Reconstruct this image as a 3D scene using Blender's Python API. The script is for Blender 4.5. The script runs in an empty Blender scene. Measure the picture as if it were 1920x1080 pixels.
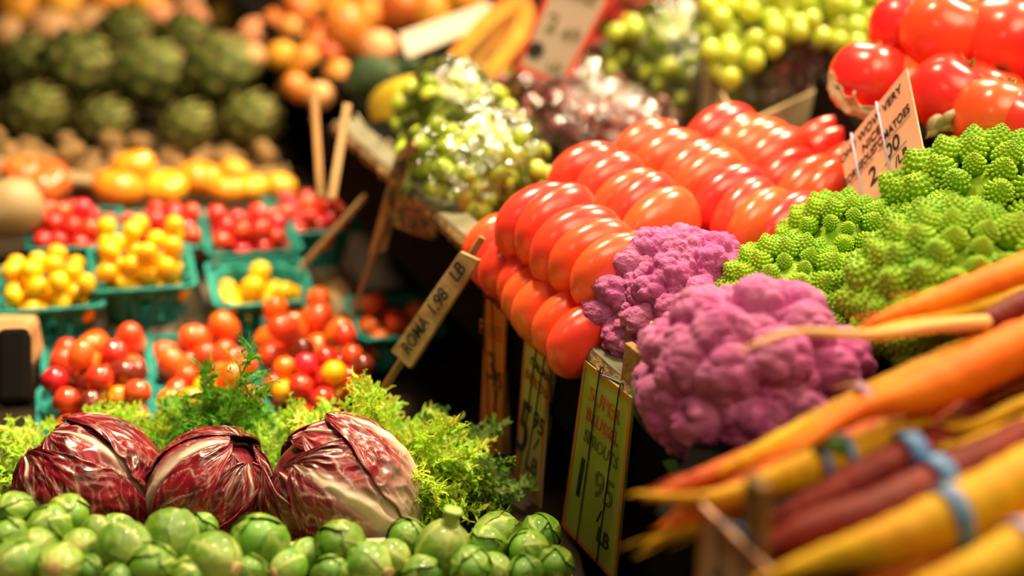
import bpy, bmesh, math, random
import numpy as np
from mathutils import Vector, Matrix, Quaternion, noise

# ------------------------------------------------------------------ camera, world, lights
scn = bpy.context.scene
COL = scn.collection
TH, RL, FPX = math.radians(27), math.radians(5.6), 2400.0
CAM = Vector((0, 0, .83))
FW = Vector((0, math.cos(TH), -math.sin(TH)))
U0 = Vector((0, math.sin(TH), math.cos(TH)))
CU = math.cos(RL)*U0 - math.sin(RL)*Vector((1, 0, 0))
CR = math.cos(RL)*Vector((1, 0, 0)) + math.sin(RL)*U0
cd = bpy.data.cameras.new('camera'); cam = bpy.data.objects.new('camera', cd); COL.objects.link(cam)
m = Matrix.Identity(4)
for i in range(3):
    m[i][0] = CR[i]; m[i][1] = CU[i]; m[i][2] = -FW[i]; m[i][3] = CAM[i]
cam.matrix_world = m
cd.sensor_width = 36; cd.lens = 45; cd.clip_start = .02
cd.dof.use_dof = True; cd.dof.focus_distance = 1.12; cd.dof.aperture_fstop = 1.6
cd.dof.aperture_blades = 0
scn.camera = cam
scn.view_settings.view_transform = 'Standard'; scn.view_settings.look = 'None'
scn.view_settings.gamma = 1; scn.view_settings.use_curve_mapping = False
scn.view_settings.exposure = 0.42
scn.cycles.use_denoising = True
scn.cycles.max_bounces = 8; scn.cycles.transparent_max_bounces = 16
scn.cycles.sample_clamp_indirect = 6
scn.cycles.caustics_reflective = False; scn.cycles.caustics_refractive = False

w = bpy.data.worlds.new('world'); scn.world = w; w.use_nodes = True
w.node_tree.nodes['Background'].inputs[0].default_value = (1, .62, .3, 1)
w.node_tree.nodes['Background'].inputs[1].default_value = .035

def lamp(name, loc, target, power, size, col=(1, .77, .47), spread=180):
    l = bpy.data.lights.new(name, 'AREA'); l.shape = 'DISK'; l.size = size; l.energy = power; l.color = col
    l.spread = math.radians(spread)
    o = bpy.data.objects.new(name, l); COL.objects.link(o); o.location = loc
    o.rotation_euler = (Vector(target)-Vector(loc)).to_track_quat('-Z', 'Y').to_euler()
    return o
lamp('stall_or_fill_lamp', (.80, 1.70, 1.5), (.25, 1.2, .3), 24, .2)
lamp('stall_or_fill_lamp', (.35, 2.75, 1.6), (.15, 1.7, .2), 22, .25)
lamp('stall_or_fill_lamp', (-.35, 1.55, 1.75), (-.42, 1.15, .0), 12, .3, spread=80)
lamp('stall_or_fill_lamp', (.25, 2.45, 1.25), (-.55, 2.1, .1), 13, .25)
lamp('stall_or_fill_lamp', (.95, .75, 1.5), (.45, .85, .35), 4, .8)
lamp('stall_or_fill_lamp', (.35, .45, 1.85), (.02, 1.75, .3), 3.2, .9, spread=75)  # front fill, added to brighten the far sign faces; not a stall bulb
lamp('sign_fill', (-.55, .15, 1.35), (.0, .95, .15), 1.1, .3)  # added fill from the left front, brightens the hanging signs

# ------------------------------------------------------------------ helpers
def ray(x, y): return FW + (x-960)/FPX*CR - (y-540)/FPX*CU
def P(x, y, D): return CAM + D*ray(x, y)
def W(x, y, z):
    d = ray(x, y); return CAM + d*((z-CAM.z)/d.z)
def WD(x, y, z): return (z-CAM.z)/ray(x, y).z
def V(*a): return Vector(a)

def tag(o, label, cat, group=None, kind=None):
    if label: o['label'] = label
    if cat: o['category'] = cat
    if group: o['group'] = group
    if kind: o['kind'] = kind
    return o
def empty(name, loc, label, cat, group=None):
    o = bpy.data.objects.new(name, None); COL.objects.link(o); o.location = loc
    o.empty_display_size = .02
    return tag(o, label, cat, group)
def mesh(name, vs, fs, mats, smooth=True, cols=None, fm=None):
    me = bpy.data.meshes.new(name)
    me.from_pydata([tuple(v) for v in vs], [], [tuple(int(i) for i in f) for f in fs])
    for mm in (mats if isinstance(mats, (list, tuple)) else [mats]): me.materials.append(mm)
    if smooth: me.polygons.foreach_set('use_smooth', [True]*len(me.polygons))
    if fm is not None: me.polygons.foreach_set('material_index', list(fm))
    if cols is not None:
        a = me.color_attributes.new('Col', 'FLOAT_COLOR', 'POINT')
        c = np.ones((len(vs), 4), np.float32); c[:, :3] = np.asarray(cols)[:, :3]
        a.data.foreach_set('color', c.ravel())
    me.update()
    return me
def obj(name, me, parent=None, loc=None, rot=None, scale=None):
    o = bpy.data.objects.new(name, me); COL.objects.link(o)
    if parent: o.parent = parent
    if loc is not None: o.location = loc
    if rot is not None:
        if isinstance(rot, Quaternion): rot = rot.to_euler()
        o.rotation_euler = rot
    if scale is not None: o.scale = scale if hasattr(scale, '__len__') else (scale,)*3
    return o
class MB:
    def __init__(s): s.v = []; s.f = []; s.m = []; s.c = []
    def add(s, vs, fs, mi=0, col=None, M=None):
        n = len(s.v)
        for v in vs:
            v = Vector(v); s.v.append(tuple(M @ v) if M is not None else tuple(v))
        s.f += [tuple(i+n for i in f) for f in fs]; s.m += [mi]*len(fs)
        if col is not None:
            if len(col) == len(vs) and hasattr(col[0], '__len__'): s.c += [tuple(c[:3]) for c in col]
            else: s.c += [tuple(col[:3])]*len(vs)
    def mesh(s, name, mats, smooth=True):
        return mesh(name, s.v, s.f, mats, smooth, s.c if len(s.c) == len(s.v) and s.c else None, s.m)
def frame_q(z, x=None):
    z = Vector(z).normalized()
    x = Vector(x) if x is not None else (V(1, 0, 0) if abs(z.x) < .9 else V(0, 1, 0))
    x = (x - z*x.dot(z)).normalized(); y = z.cross(x)
    return Matrix((x, y, z)).transposed()
def QM(M, loc=(0, 0, 0)):
    r = M.to_4x4(); r.translation = Vector(loc); return r
def revolve(prof, n=24, fn=None):
    vs, fs = [], []
    for i, (r, z) in enumerate(prof):
        for k in range(n):
            a = 2*math.pi*k/n; rr = r*(fn(a, i/(len(prof)-1)) if fn else 1)
            vs.append((rr*math.cos(a), rr*math.sin(a), z))
    for i in range(len(prof)-1):
        for k in range(n):
            a, b = i*n+k, i*n+(k+1) % n; fs.append((a, b, b+n, a+n))
    fs.append(tuple(range(n))[::-1]); fs.append(tuple((len(prof)-1)*n+k for k in range(n)))
    return vs, fs
def ell_prof(rx, rz, n=14, dimple=0, p=1.0, tip=0):
    pr = []
    for i in range(n+1):
        t = -math.pi/2+math.pi*i/n
        r = max(1e-4, math.cos(t))**p*rx; z = math.sin(t)*rz
        if t > 0: z -= dimple*rz*math.exp(-(r/rx/.35)**2)
        else: z -= tip*rz*math.exp(-(r/rx/.12)**2)
        pr.append((r+1e-4, z))
    return pr
def tube(pts, rad, n=8, flat=1.0):
    pts = [Vector(p) for p in pts]; vs, fs = [], []; up = V(0, 0, 1)
    N = len(pts)
    if not hasattr(rad, '__len__'): rad = [rad]*N
    x = None
    for i, p in enumerate(pts):
        t = (pts[min(i+1, N-1)]-pts[max(i-1, 0)]).normalized()
        if x is None: x = t.orthogonal().normalized()
        x = (x-t*x.dot(t)).normalized(); y = t.cross(x)
        for k in range(n):
            a = 2*math.pi*k/n; vs.append(p+rad[i]*(math.cos(a)*x+math.sin(a)*y*flat))
    for i in range(N-1):
        for k in range(n):
            a, b = i*n+k, i*n+(k+1) % n; fs.append((a, b, b+n, a+n))
    fs.append(tuple(range(n))[::-1]); fs.append(tuple((N-1)*n+k for k in range(n)))
    return vs, fs
def spline(pts, n):
    pts = [Vector(p) for p in pts]; out = []
    L = len(pts)-1
    for i in range(n+1):
        u = i/n*L; k = min(int(u), L-1); t = u-k
        p0, p1, p2, p3 = pts[max(k-1, 0)], pts[k], pts[k+1], pts[min(k+2, L)]
        out.append(.5*((2*p1)+(p2-p0)*t+(2*p0-5*p1+4*p2-p3)*t*t+(3*p1-p0-3*p2+p3)*t**3))
    return out
def box(a, b):
    (x0, y0, z0), (x1, y1, z1) = a, b
    vs = [(x0, y0, z0), (x1, y0, z0), (x1, y1, z0), (x0, y1, z0), (x0, y0, z1), (x1, y0, z1), (x1, y1, z1), (x0, y1, z1)]
    return vs, [(0, 3, 2, 1), (4, 5, 6, 7), (0, 1, 5, 4), (1, 2, 6, 5), (2, 3, 7, 6), (3, 0, 4, 7)]
def bevel(o, wd=.002, seg=2):
    b = o.modifiers.new('bevel', 'BEVEL'); b.width = wd; b.segments = seg; b.limit_method = 'ANGLE'; return o
def heap(n, r, inside, z0, rnd, bounds, tries=40, bias=None):
    """drop balls of radius r one by one into the area, each to the lowest of some tries"""
    pts = []
    for _ in range(n):
        best = None
        for _t in range(tries):
            x = rnd.uniform(bounds[0], bounds[1]); y = rnd.uniform(bounds[2], bounds[3])
            if not inside(x, y): continue
            z = z0+r
            for q in pts:
                d2 = (x-q[0])**2+(y-q[1])**2
                if d2 < 4*r*r: z = max(z, q[2]+math.sqrt(4*r*r-d2))
            s = z+(bias(x, y) if bias else 0)
            if best is None or s < best[0]: best = (s, x, y, z)
        if best: pts.append(best[1:])
    return pts

# ------------------------------------------------------------------ materials
def mat(name, col, rough=.5, spec=.5, coat=0, sss=0, bump=0, bscale=60, var=0, hv=0, attr=False, noisecol=None, nscale=20,
        translucent=0, metallic=0, nlo=.4, nhi=.65, sssr=(1, .3, .1), aniso=None):
    m = bpy.data.materials.new(name); m.use_nodes = True; nt = m.node_tree; N = nt.nodes; L = nt.links
    b = N['Principled BSDF']; b.inputs['Roughness'].default_value = rough
    b.inputs['Specular IOR Level'].default_value = spec; b.inputs['Metallic'].default_value = metallic
    b.inputs['Coat Weight'].default_value = coat; b.inputs['Coat Roughness'].default_value = .08
    tc = N.new('ShaderNodeTexCoord')
    if attr:
        a = N.new('ShaderNodeVertexColor'); a.layer_name = 'Col'; src = a.outputs[0]
    else:
        r = N.new('ShaderNodeRGB'); r.outputs[0].default_value = (*col, 1); src = r.outputs[0]
    def mapped(sock):
        if not aniso: return sock
        mp = N.new('ShaderNodeMapping'); mp.inputs['Scale'].default_value = aniso; L.new(sock, mp.inputs[0]); return mp.outputs[0]
    if noisecol:
        nz = N.new('ShaderNodeTexNoise'); nz.inputs['Scale'].default_value = nscale; nz.inputs['Detail'].default_value = 5
        L.new(mapped(tc.outputs['Object']), nz.inputs['Vector'])
        rp = N.new('ShaderNodeMapRange'); rp.inputs[1].default_value = nlo; rp.inputs[2].default_value = nhi
        L.new(nz.outputs[0], rp.inputs[0])
        mx = N.new('ShaderNodeMix'); mx.data_type = 'RGBA'
        L.new(rp.outputs[0], mx.inputs[0]); L.new(src, mx.inputs[6]); mx.inputs[7].default_value = (*noisecol, 1)
        src = mx.outputs[2]
    if var or hv:
        oi = N.new('ShaderNodeObjectInfo'); hs = N.new('ShaderNodeHueSaturation')
        mr = N.new('ShaderNodeMapRange'); mr.inputs[3].default_value = 1-var; mr.inputs[4].default_value = 1+var*.6
        L.new(oi.outputs['Random'], mr.inputs[0]); L.new(mr.outputs[0], hs.inputs['Value'])
        mr2 = N.new('ShaderNodeMapRange'); mr2.inputs[3].default_value = .5-hv; mr2.inputs[4].default_value = .5+hv
        ml = N.new('ShaderNodeMath'); ml.operation = 'FRACT'; m2 = N.new('ShaderNodeMath'); m2.operation = 'MULTIPLY'; m2.inputs[1].default_value = 7.31
        L.new(oi.outputs['Random'], m2.inputs[0]); L.new(m2.outputs[0], ml.inputs[0]); L.new(ml.outputs[0], mr2.inputs[0]); L.new(mr2.outputs[0], hs.inputs['Hue'])
        L.new(src, hs.inputs['Color']); src = hs.outputs[0]
    L.new(src, b.inputs['Base Color'])
    if sss:
        b.inputs['Subsurface Weight'].default_value = sss; b.inputs['Subsurface Radius'].default_value = sssr
        b.inputs['Subsurface Scale'].default_value = .01
    if bump:
        nb = N.new('ShaderNodeTexNoise'); nb.inputs['Scale'].default_value = bscale; nb.inputs['Detail'].default_value = 4
        L.new(mapped(tc.outputs['Object']), nb.inputs['Vector'])
        bp = N.new('ShaderNodeBump'); bp.inputs['Strength'].default_value = bump; bp.inputs['Distance'].default_value = .002
        L.new(nb.outputs[0], bp.inputs['Height']); L.new(bp.outputs[0], b.inputs['Normal'])
    if translucent:
        out = N['Material Output']; tr = N.new('ShaderNodeBsdfTranslucent'); ms = N.new('ShaderNodeMixShader')
        L.new(src, tr.inputs[0]); ms.inputs[0].default_value = translucent
        L.new(b.outputs[0], ms.inputs[1]); L.new(tr.outputs[0], ms.inputs[2]); L.new(ms.outputs[0], out.inputs[0])
    return m
M_tom = mat('red tomato skin', (.88, .062, .028), .27, .5, .25, var=.06, hv=.008, noisecol=(.90, .10, .03), nscale=14, sss=.06)
M_rom = mat('plum tomato skin', (.80, .085, .014), .28, .5, .3, var=.12, hv=.012, noisecol=(.82, .15, .015), nscale=30)
M_cher = mat('cherry tomato skin', (.70, .04, .018), .2, .5, .4, var=.2, hv=.012)
M_chry = mat('yellow cherry tomato skin', (.84, .50, .006), .3, .4, .1, var=.15, hv=.012)
M_chro = mat('orange cherry tomato skin', (.80, .22, .008), .22, .5, .4, var=.15, hv=.02)
M_chrd = mat('dark cherry tomato skin', (.16, .02, .01), .2, .5, .5, var=.2)
M_heir = mat('orange heirloom skin', (.82, .33, .012), .25, .5, .4, var=.08, hv=.015, noisecol=(.8, .42, .03), nscale=25)
M_heirr = mat('red heirloom skin', (.62, .09, .02), .25, .5, .4, noisecol=(.65, .2, .04), nscale=30)
M_calyx = mat('calyx green', (.07, .22, .02), .6, translucent=.2)
M_scar = mat('stem scar', (.55, .35, .06), .6)
M_pulp = mat('teal pulp', (.010, .17, .155), .85, .2, bump=.5, bscale=300, var=.12, noisecol=(.03, .28, .23), nscale=60)
M_wpulp = mat('white pulp', (.5, .45, .36), .9, .2, bump=.4, bscale=200)
M_leafc = mat('leaf colours', (0, 0, 0), .30, .5, .35, attr=True, bump=.25, bscale=160, translucent=.12)
M_fris = mat('frisee leaf', (0, 0, 0), .45, .4, attr=True, translucent=.45)
M_sprout = mat('sprout leaf', (0, 0, 0), .36, .5, .2, attr=True, bump=.3, bscale=110, var=.2, hv=.012)
M_cut = mat('cut stem', (.62, .50, .20), .7, bump=.6, bscale=300, noisecol=(.42, .24, .07), nscale=150)
M_caul = mat('purple curd', (.47, .105, .31), .85, .12, bump=1, bscale=380, noisecol=(.53, .18, .36), nscale=25, sss=.12, sssr=(1, .4, .8))
M_rmn = mat('romanesco curd', (.30, .50, .015), .6, .3, bump=.5, bscale=300, noisecol=(.20, .42, .02), nscale=22, sss=.1, sssr=(.7, 1, .2))
M_gstem = mat('green stalk', (.30, .46, .07), .5, noisecol=(.16, .33, .04), nscale=30)
M_dleaf = mat('dark green leaf', (.03, .10, .015), .5, bump=.5, bscale=60, translucent=.15)
M_art = mat('artichoke bract', (0, 0, 0), .55, .3, attr=True, var=.12)
M_grape = mat('green grape skin', (.46, .56, .05), .25, .5, .25, var=.12, hv=.015, sss=.4, sssr=(1, 1, .3))
M_grapr = mat('red grape skin', (.33, .075, .08), .35, .4, .2, var=.3, hv=.02, noisecol=(.34, .12, .10), nscale=40)
M_twig = mat('grape stem', (.30, .25, .06), .7)
M_straw = mat('strawberry skin', (.75, .04, .02), .3, .5, bump=.8, bscale=250, var=.15)
M_wood = mat('weathered stick wood', (.36, .19, .06), .75, .3, bump=.5, bscale=120, noisecol=(.16, .08, .025), nscale=30, aniso=(1, 1, .15))
M_wood2 = mat('pale stick wood', (.42, .27, .12), .7, .3, bump=.4, bscale=120, noisecol=(.28, .15, .06), nscale=30, aniso=(1, 1, .15))
M_rim = mat('grey green rim paint', (.155, .145, .085), .6, .4, bump=.4, bscale=90, noisecol=(.09, .085, .05), nscale=40)
M_ply = mat('chipped plywood edge', (.33, .2, .07), .8, bump=1, bscale=300, noisecol=(.07, .04, .02), nscale=90)
M_black = mat('black painted wood', (.006, .005, .004), .9, .04)
M_dark = mat('dark wood', (.03, .018, .010), .8, .2, bump=.4, bscale=40, noisecol=(.015, .01, .006), nscale=12)
M_card = mat('cardboard', (.42, .31, .17), .9, .15, bump=.2, bscale=100, noisecol=(.25, .18, .09), nscale=12)
M_paper = mat('lining paper', (.55, .45, .28), .9, .1, bump=.6, bscale=30, translucent=.2)
M_tray = mat('cream plastic tray', (.55, .42, .27), .5, .4, translucent=.15)
M_signw = mat('sign card', (.52, .44, .20), .6, .4, noisecol=(.50, .36, .20), nscale=14)
M_signo = mat('orange sign border', (.60, .14, .02), .6, .4, noisecol=(.5, .2, .05), nscale=30)
M_signg = mat('green sign wash', (.36, .46, .05), .6, .4, noisecol=(.42, .40, .10), nscale=25)
M_peach = mat('peach sign card', (.72, .40, .25), .6, .4, noisecol=(.72, .48, .33), nscale=10)
M_cream = mat('cream price card', (.50, .42, .33), .5, .4)
M_red = mat('red sign border', (.72, .06, .03), .5, .4)
M_ink = mat('black marker ink', (.012, .012, .018), .5)
M_inkr = mat('orange marker ink', (.45, .10, .015), .5)
M_inkg = mat('olive marker ink', (.12, .14, .02), .5)
M_cord = mat('black cord', (.02, .018, .02), .6)
M_cordb = mat('blue elastic cord', (.15, .20, .45), .5)
M_cordl = mat('lilac elastic cord', (.42, .38, .60), .5)
M_band = mat('blue rubber band', (.07, .20, .50), .45, noisecol=(.13, .30, .60), nscale=60)
M_bandl = mat('lilac rubber band', (.35, .26, .55), .45)
def carrot_mat(n, c, c2): return mat(n, c, .6, .18, 0, bump=.35, bscale=50, noisecol=c2, nscale=22, aniso=(1, 1, 2.2))
M_co = carrot_mat('orange carrot skin', (.80, .13, .003), (.84, .21, .005))
M_cy = carrot_mat('yellow carrot skin', (.66, .39, .004), (.62, .28, .005))
M_cp = carrot_mat('purple carrot skin', (.13, .008, .006), (.22, .02, .010))
M_cr = carrot_mat('russet carrot skin', (.46, .07, .012), (.55, .13, .014))
M_cw = carrot_mat('pale carrot skin', (.78, .52, .20), (.80, .42, .09))
M_pap = mat('papaya flesh', (.85, .25, .02), .35, .5, .3, noisecol=(.85, .40, .04), nscale=25)
M_paps = mat('papaya skin', (.42, .40, .03), .4, .5, noisecol=(.65, .35, .02), nscale=14)
M_seed = mat('papaya hollow', (.14, .10, .015), .5)
M_avo = mat('avocado skin', (.012, .035, .010), .4, .5, bump=.6, bscale=120, noisecol=(.05, .13, .03), nscale=12)
M_mango = mat('mango skin', (.75, .33, .04), .35, .5, var=.1, hv=.03, noisecol=(.55, .09, .02), nscale=9)
M_peachf = mat('peach skin', (.78, .42, .20), .55, .3, var=.1, hv=.02, noisecol=(.70, .22, .08), nscale=9)
M_orange = mat('orange peel', (.85, .36, .02), .4, .5, bump=.3, bscale=300, var=.08, hv=.02)
M_pear = mat('pear skin', (.50, .50, .06), .45, .4, noisecol=(.6, .5, .08), nscale=20)
M_onion = mat('onion skin', (.62, .36, .16), .5, .4, var=.12, noisecol=(.5, .25, .1), nscale=14)
M_root = mat('ginger skin', (.42, .26, .11), .8, .2, bump=.5, bscale=80, var=.2, noisecol=(.28, .16, .06), nscale=30)
M_squash = mat('squash skin', (.34, .25, .12), .5, .4)
def bagmat(name, tint, k):
    m = bpy.data.materials.new(name); m.use_nodes = True; nt = m.node_tree; N = nt.nodes; L = nt.links
    N.remove(N['Principled BSDF'])
    t = N.new('ShaderNodeBsdfTransparent'); t.inputs[0].default_value = (*tint, 1)
    g = N.new('ShaderNodeBsdfGlossy'); g.inputs['Roughness'].default_value = .12
    tr = N.new('ShaderNodeBsdfTranslucent'); tr.inputs[0].default_value = (.8, .8, .75, 1)
    fr = N.new('ShaderNodeFresnel'); fr.inputs[0].default_value = 1.5
    mp = N.new('ShaderNodeMath'); mp.operation = 'MULTIPLY_ADD'; mp.inputs[1].default_value = 1.1; mp.inputs[2].default_value = .05
    nz = N.new('ShaderNodeTexNoise'); nz.inputs['Scale'].default_value = 38; nz.inputs['Detail'].default_value = 3; nz.inputs['Distortion'].default_value = 1.2
    tc = N.new('ShaderNodeTexCoord'); L.new(tc.outputs['Object'], nz.inputs[0])
    bp = N.new('ShaderNodeBump'); bp.inputs['Strength'].default_value = .9; bp.inputs['Distance'].default_value = .006
    L.new(nz.outputs[0], bp.inputs['Height']); L.new(bp.outputs[0], g.inputs['Normal']); L.new(bp.outputs[0], fr.inputs['Normal'])
    a = N.new('ShaderNodeMixShader'); a.inputs[0].default_value = k; L.new(t.outputs[0], a.inputs[1]); L.new(tr.outputs[0], a.inputs[2])
    c = N.new('ShaderNodeMixShader'); L.new(fr.outputs[0], mp.inputs[0]); L.new(mp.outputs[0], c.inputs[0]); L.new(a.outputs[0], c.inputs[1]); L.new(g.outputs[0], c.inputs[2])
    L.new(c.outputs[0], N['Material Output'].inputs[0]); return m
M_bag = bagmat('clear produce bag', (.97, 1, .97), .07)

# ------------------------------------------------------------------ frames
YB = math.radians(20.5)                    # the basket table is turned this much
YR = math.radians(31.5)                    # the crate rim runs this way
E1 = V(-math.sin(YR), math.cos(YR), 0)     # along the rim, away
E2 = V(math.cos(YR), math.sin(YR), 0)      # to the right, into the crate
RO = V(.104, .95, .27)                     # a point on the rim's outer edge
def RC(s, t, z): return V(RO.x, RO.y, 0)+E1*s+E2*t+V(0, 0, z)
def slab(name, s0, s1, t0, t1, z0, z1, mats, parent=None, bev=.002):
    """a box laid out in the crate's own directions"""
    vs, fs = box((t0, s0, z0), (t1, s1, z1))
    o = obj(name, mesh(name, vs, fs, mats, False), parent, (RO.x, RO.y, 0), (0, 0, YR))
    if bev: bevel(o, bev)
    return o

# ------------------------------------------------------------------ setting
def st(o, k='structure'): o['kind'] = k; return o
vs, fs = box((-3, -.5, -.86), (3.5, 5, -.82)); st(obj('floor', mesh('floor', vs, fs, M_dark, False)))
vs, fs = box((-3, 4.3, -.82), (3.5, 4.35, 2.2)); st(obj('wall_back', mesh('wall', vs, fs, M_dark, False)))

def tablebox(name, c, sx, sy, z0, z1, yaw, mt, label, cat='table'):
    vs, fs = box((-sx/2, -sy/2, z0), (sx/2, sy/2, z1))
    o = bevel(obj(name, mesh(name, vs, fs, mt, False), None, (c[0], c[1], 0), (0, 0, yaw)), .003)
    return tag(o, label, cat)
def tslab(name, s0, s1, t0, t1, z0, z1, mt, label, cat):
    return tag(slab(name, s0, s1, t0, t1, z0, z1, mt), label, cat)
tslab('display_table', -.75, 2.3, -1.3, .20, -.82, -.022, M_dark, 'dark wooden table carrying the blue pulp baskets', 'table')
tslab('bin_stand', -.75, 2.3, .205, 1.9, -.82, .164, M_black, 'black stand under the long produce bin', 'stand')
tablebox('display_shelf', (-.33, .86), .86, .43, -.0215, .065, math.radians(8), M_dark, 'dark wooden ledge under the radicchio and the sprout tray', 'shelf')
tslab('produce_riser', .86, 1.5, -.75, .0, -.0215, .048, M_dark, 'dark wooden step under the artichokes', 'shelf')
tslab('fruit_step', 1.51, 2.3, -.75, .19, -.0215, .06, M_dark, 'dark wooden step under the onions and oranges at the back', 'shelf')
# the crate: rim plank, side board, sloping bed, inner steps
cr = empty('produce_crate', RC(0, 0, 0), 'long wooden produce bin with chipped grey-green rim holding tomatoes and cauliflower', 'crate')
def cslab(name, *a, **k):
    o = slab(name, *a, **k); o.parent = cr; o.location = V(RO.x, RO.y, 0)-cr.location; return o
o = cslab('rim_plank', -.62, .66, 0, .030, .256, .270, M_rim)
# chipped lower lip of the plank
rnd = random.Random(3); vs = []; fs = []; n = 220
for i in range(n+1):
    s = -.62+1.28*i/n; j = .0025*noise.noise(V(s*60, 0, 0))+.0015*noise.noise(V(s*170, 3, 0))
    for (t, z) in ((-.0015+j, .2695), (-.005+j*1.6, .262), (-.0035+j, .2535+j), (.004, .2545)): vs.append((t, s, z))
for i in range(n):
    for k in range(3): a = i*4+k; fs.append((a, a+1, a+5, a+4))
o = obj('plywood_edge', mesh('edge', vs, fs, M_ply, False), cr, V(RO.x, RO.y, 0)-cr.location, (0, 0, YR))
cslab('side_board', -.62, .66, .002, .016, .165, .256, M_black)
cslab('bed', -.62, .74, .016, 1.3, .187, .232, M_black)
cslab('back_bed', .741, 1.7, .125, 1.3, .187, .204, M_black)
cslab('inner_step', .04, .345, .085, .50, .2325, .288, M_black)
NTH = ['first', 'second', 'third', 'fourth', 'fifth', 'sixth', 'seventh', 'eighth', 'ninth', 'tenth', 'eleventh', 'twelfth']
def pix(p):
    d = Vector(p)-CAM; D = d.dot(FW); return (d.dot(CR)/D*FPX+960, -d.dot(CU)/D*FPX+540, D, )
def rank_labels(obs, r, fmt, hidden, occ=()):
    """label each ball of a heap by its row (from the top) and place from the left; buried ones share one label"""
    pr = [(o, *pix(o.location)) for o in obs]; vis = []; oc = [(None, *pix(o.location)) for o in occ]
    for a in pr:
        rp = r/a[3]*FPX
        ok = all(not (b[0] is not a[0] and b[3] < a[3]-.001 and math.hypot(a[1]-b[1], a[2]-b[2]) < rp*.8) for b in pr+oc)
        (vis.append(a) if ok else a[0].__setitem__('label', hidden))
    vis.sort(key=lambda a: a[2]-.0976*a[1]); rows_ = []
    for a in vis:
        y = a[2]-.0976*a[1]
        if rows_ and y-rows_[-1][0] < 1.25*r/a[3]*FPX: rows_[-1][1].append(a)
        else: rows_.append((y, [a]))
    for i, (y, l) in enumerate(rows_):
        l.sort(key=lambda a: a[1])
        for j, a in enumerate(l): a[0]['label'] = fmt(a[0], NTH[min(i, 11)], NTH[min(j, 11)])
# ------------------------------------------------------------------ tomato kinds
def shift_mesh(name, prof, n, fn, mats): vs, fs = revolve(prof, n, fn); return mesh(name, vs, fs, mats)
def plum(name, r, h, mt, ph=0): return shift_mesh(name, ell_prof(r, h, 16, .10, .86, .05), 28, lambda a, t: 1+.018*math.cos(3*a+ph)*(1-t), mt)
ME_big = [plum('plum tomato', .0345, .040, M_tom, p) for p in (0, 1.3, 2.4)]
ME_rnd = [shift_mesh('round tomato', ell_prof(.043, .034, 18, .16, .85), 40, (lambda p: lambda a, t: 1+.035*math.cos(5*a+p)*t+.015*math.cos(2*a+p))(p), M_tom) for p in (0, 1.1)]
def star(r, n=5, curl=.3):
    b = MB(); rr = random.Random(n)
    for k in range(n):
        a = 2*math.pi*k/n+rr.uniform(-.2, .2); d = V(math.cos(a), math.sin(a), 0); s = V(-d.y, d.x, 0); L = r*rr.uniform(.7, 1.1)
        pts = [(0, .10), (.35, .15), (.7, .09), (1, .0)]
        vs = []
        for t, wd in pts:
            c = d*L*t+V(0, 0, r*(.12+curl*t*t)); vs += [c-s*wd*r, c+s*wd*r]
        b.add(vs, [(0, 1, 3, 2), (2, 3, 5, 4), (4, 5, 7, 6)])
    v, f = tube([(0, 0, .1*r), (r*.08, 0, r*.5)], [r*.08, r*.07], 6); b.add(v, f)
    return b.mesh('calyx', M_calyx)
ME_star = star(.016, 6, .4)
v, f = revolve([(.0005, -.001), (.005, 0), (.0035, .0018), (.0005, .0014)], 10); ME_scar = mesh('scar', v, f, M_scar)

def big_tomato(c, axis, roll, sc, label, group, i):
    t = empty('plum_tomato', c, label, 'tomato', group)
    q = frame_q(axis, V(0, 0, 1)).to_quaternion()
    t.rotation_euler = q.to_euler()
    obj('fruit', ME_big[i % 3], t, (0, 0, 0), (0, 0, 0), (sc*1.22, sc*.76, sc*1.20))
    obj('stem_scar', ME_scar, t, (0, 0, .0445*sc))
    return t
ORD = ['nearest', 'second', 'third', 'fourth', 'fifth', 'sixth', 'seventh', 'eighth', 'ninth']
rows = [
 ('bottom row along the grey-green rim', .262, [(931, 459), (952, 484), (975, 505), (995, 524), (1014, 549), (1040, 577), (1070, 607), (1092, 640)], .86),
 ('upper row closest to the rim', .318, [(1016, 415), (1046, 432), (1080, 466), (1112, 490), (1146, 516)], 1.0),
 ('second upper row from the rim', .323, [(1105, 338), (1148, 358), (1183, 385), (1208, 403), (1236, 428)], 1.0),
 ('third upper row from the rim', .328, [(1210, 290), (1255, 312), (1298, 336), (1333, 364), (1368, 386), (1397, 408), (1430, 432), (1482, 440)], 1.04),
 ('fourth upper row, in front of the grape box', .332, [(1352, 268), (1388, 278), (1422, 294), (1450, 318), (1480, 345), (1512, 365), (1555, 376)], 1.06),
 ('last row by the peach sign', .33, [(1545, 280), (1560, 304), (1590, 330)], .9)]
rnd = random.Random(11); k = 0
for nm, z, pl, sc in rows:
    pts = [W(x, y, z) for x, y in pl]
    for i, p in enumerate(pts):
        j = len(pts)-1-i
        tv = (pts[0]-pts[-1]).normalized()
        ax = V(tv.y, -tv.x, 0)
        ax = (ax + V(0, 0, rnd.uniform(.22, .55)) + tv*rnd.uniform(-.12, .22)).normalized()
        big_tomato(p+V(rnd.uniform(-.003, .003), 0, rnd.uniform(-.004, .003)), ax, 0, sc*rnd.uniform(.92, 1.05), 'large red tomato, %s in the %s' % (ORD[j], nm), 'large tomatoes stacked in rows in the bin', k); k += 1
# support tomatoes hidden below are left out: the step under them carries the rows

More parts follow.
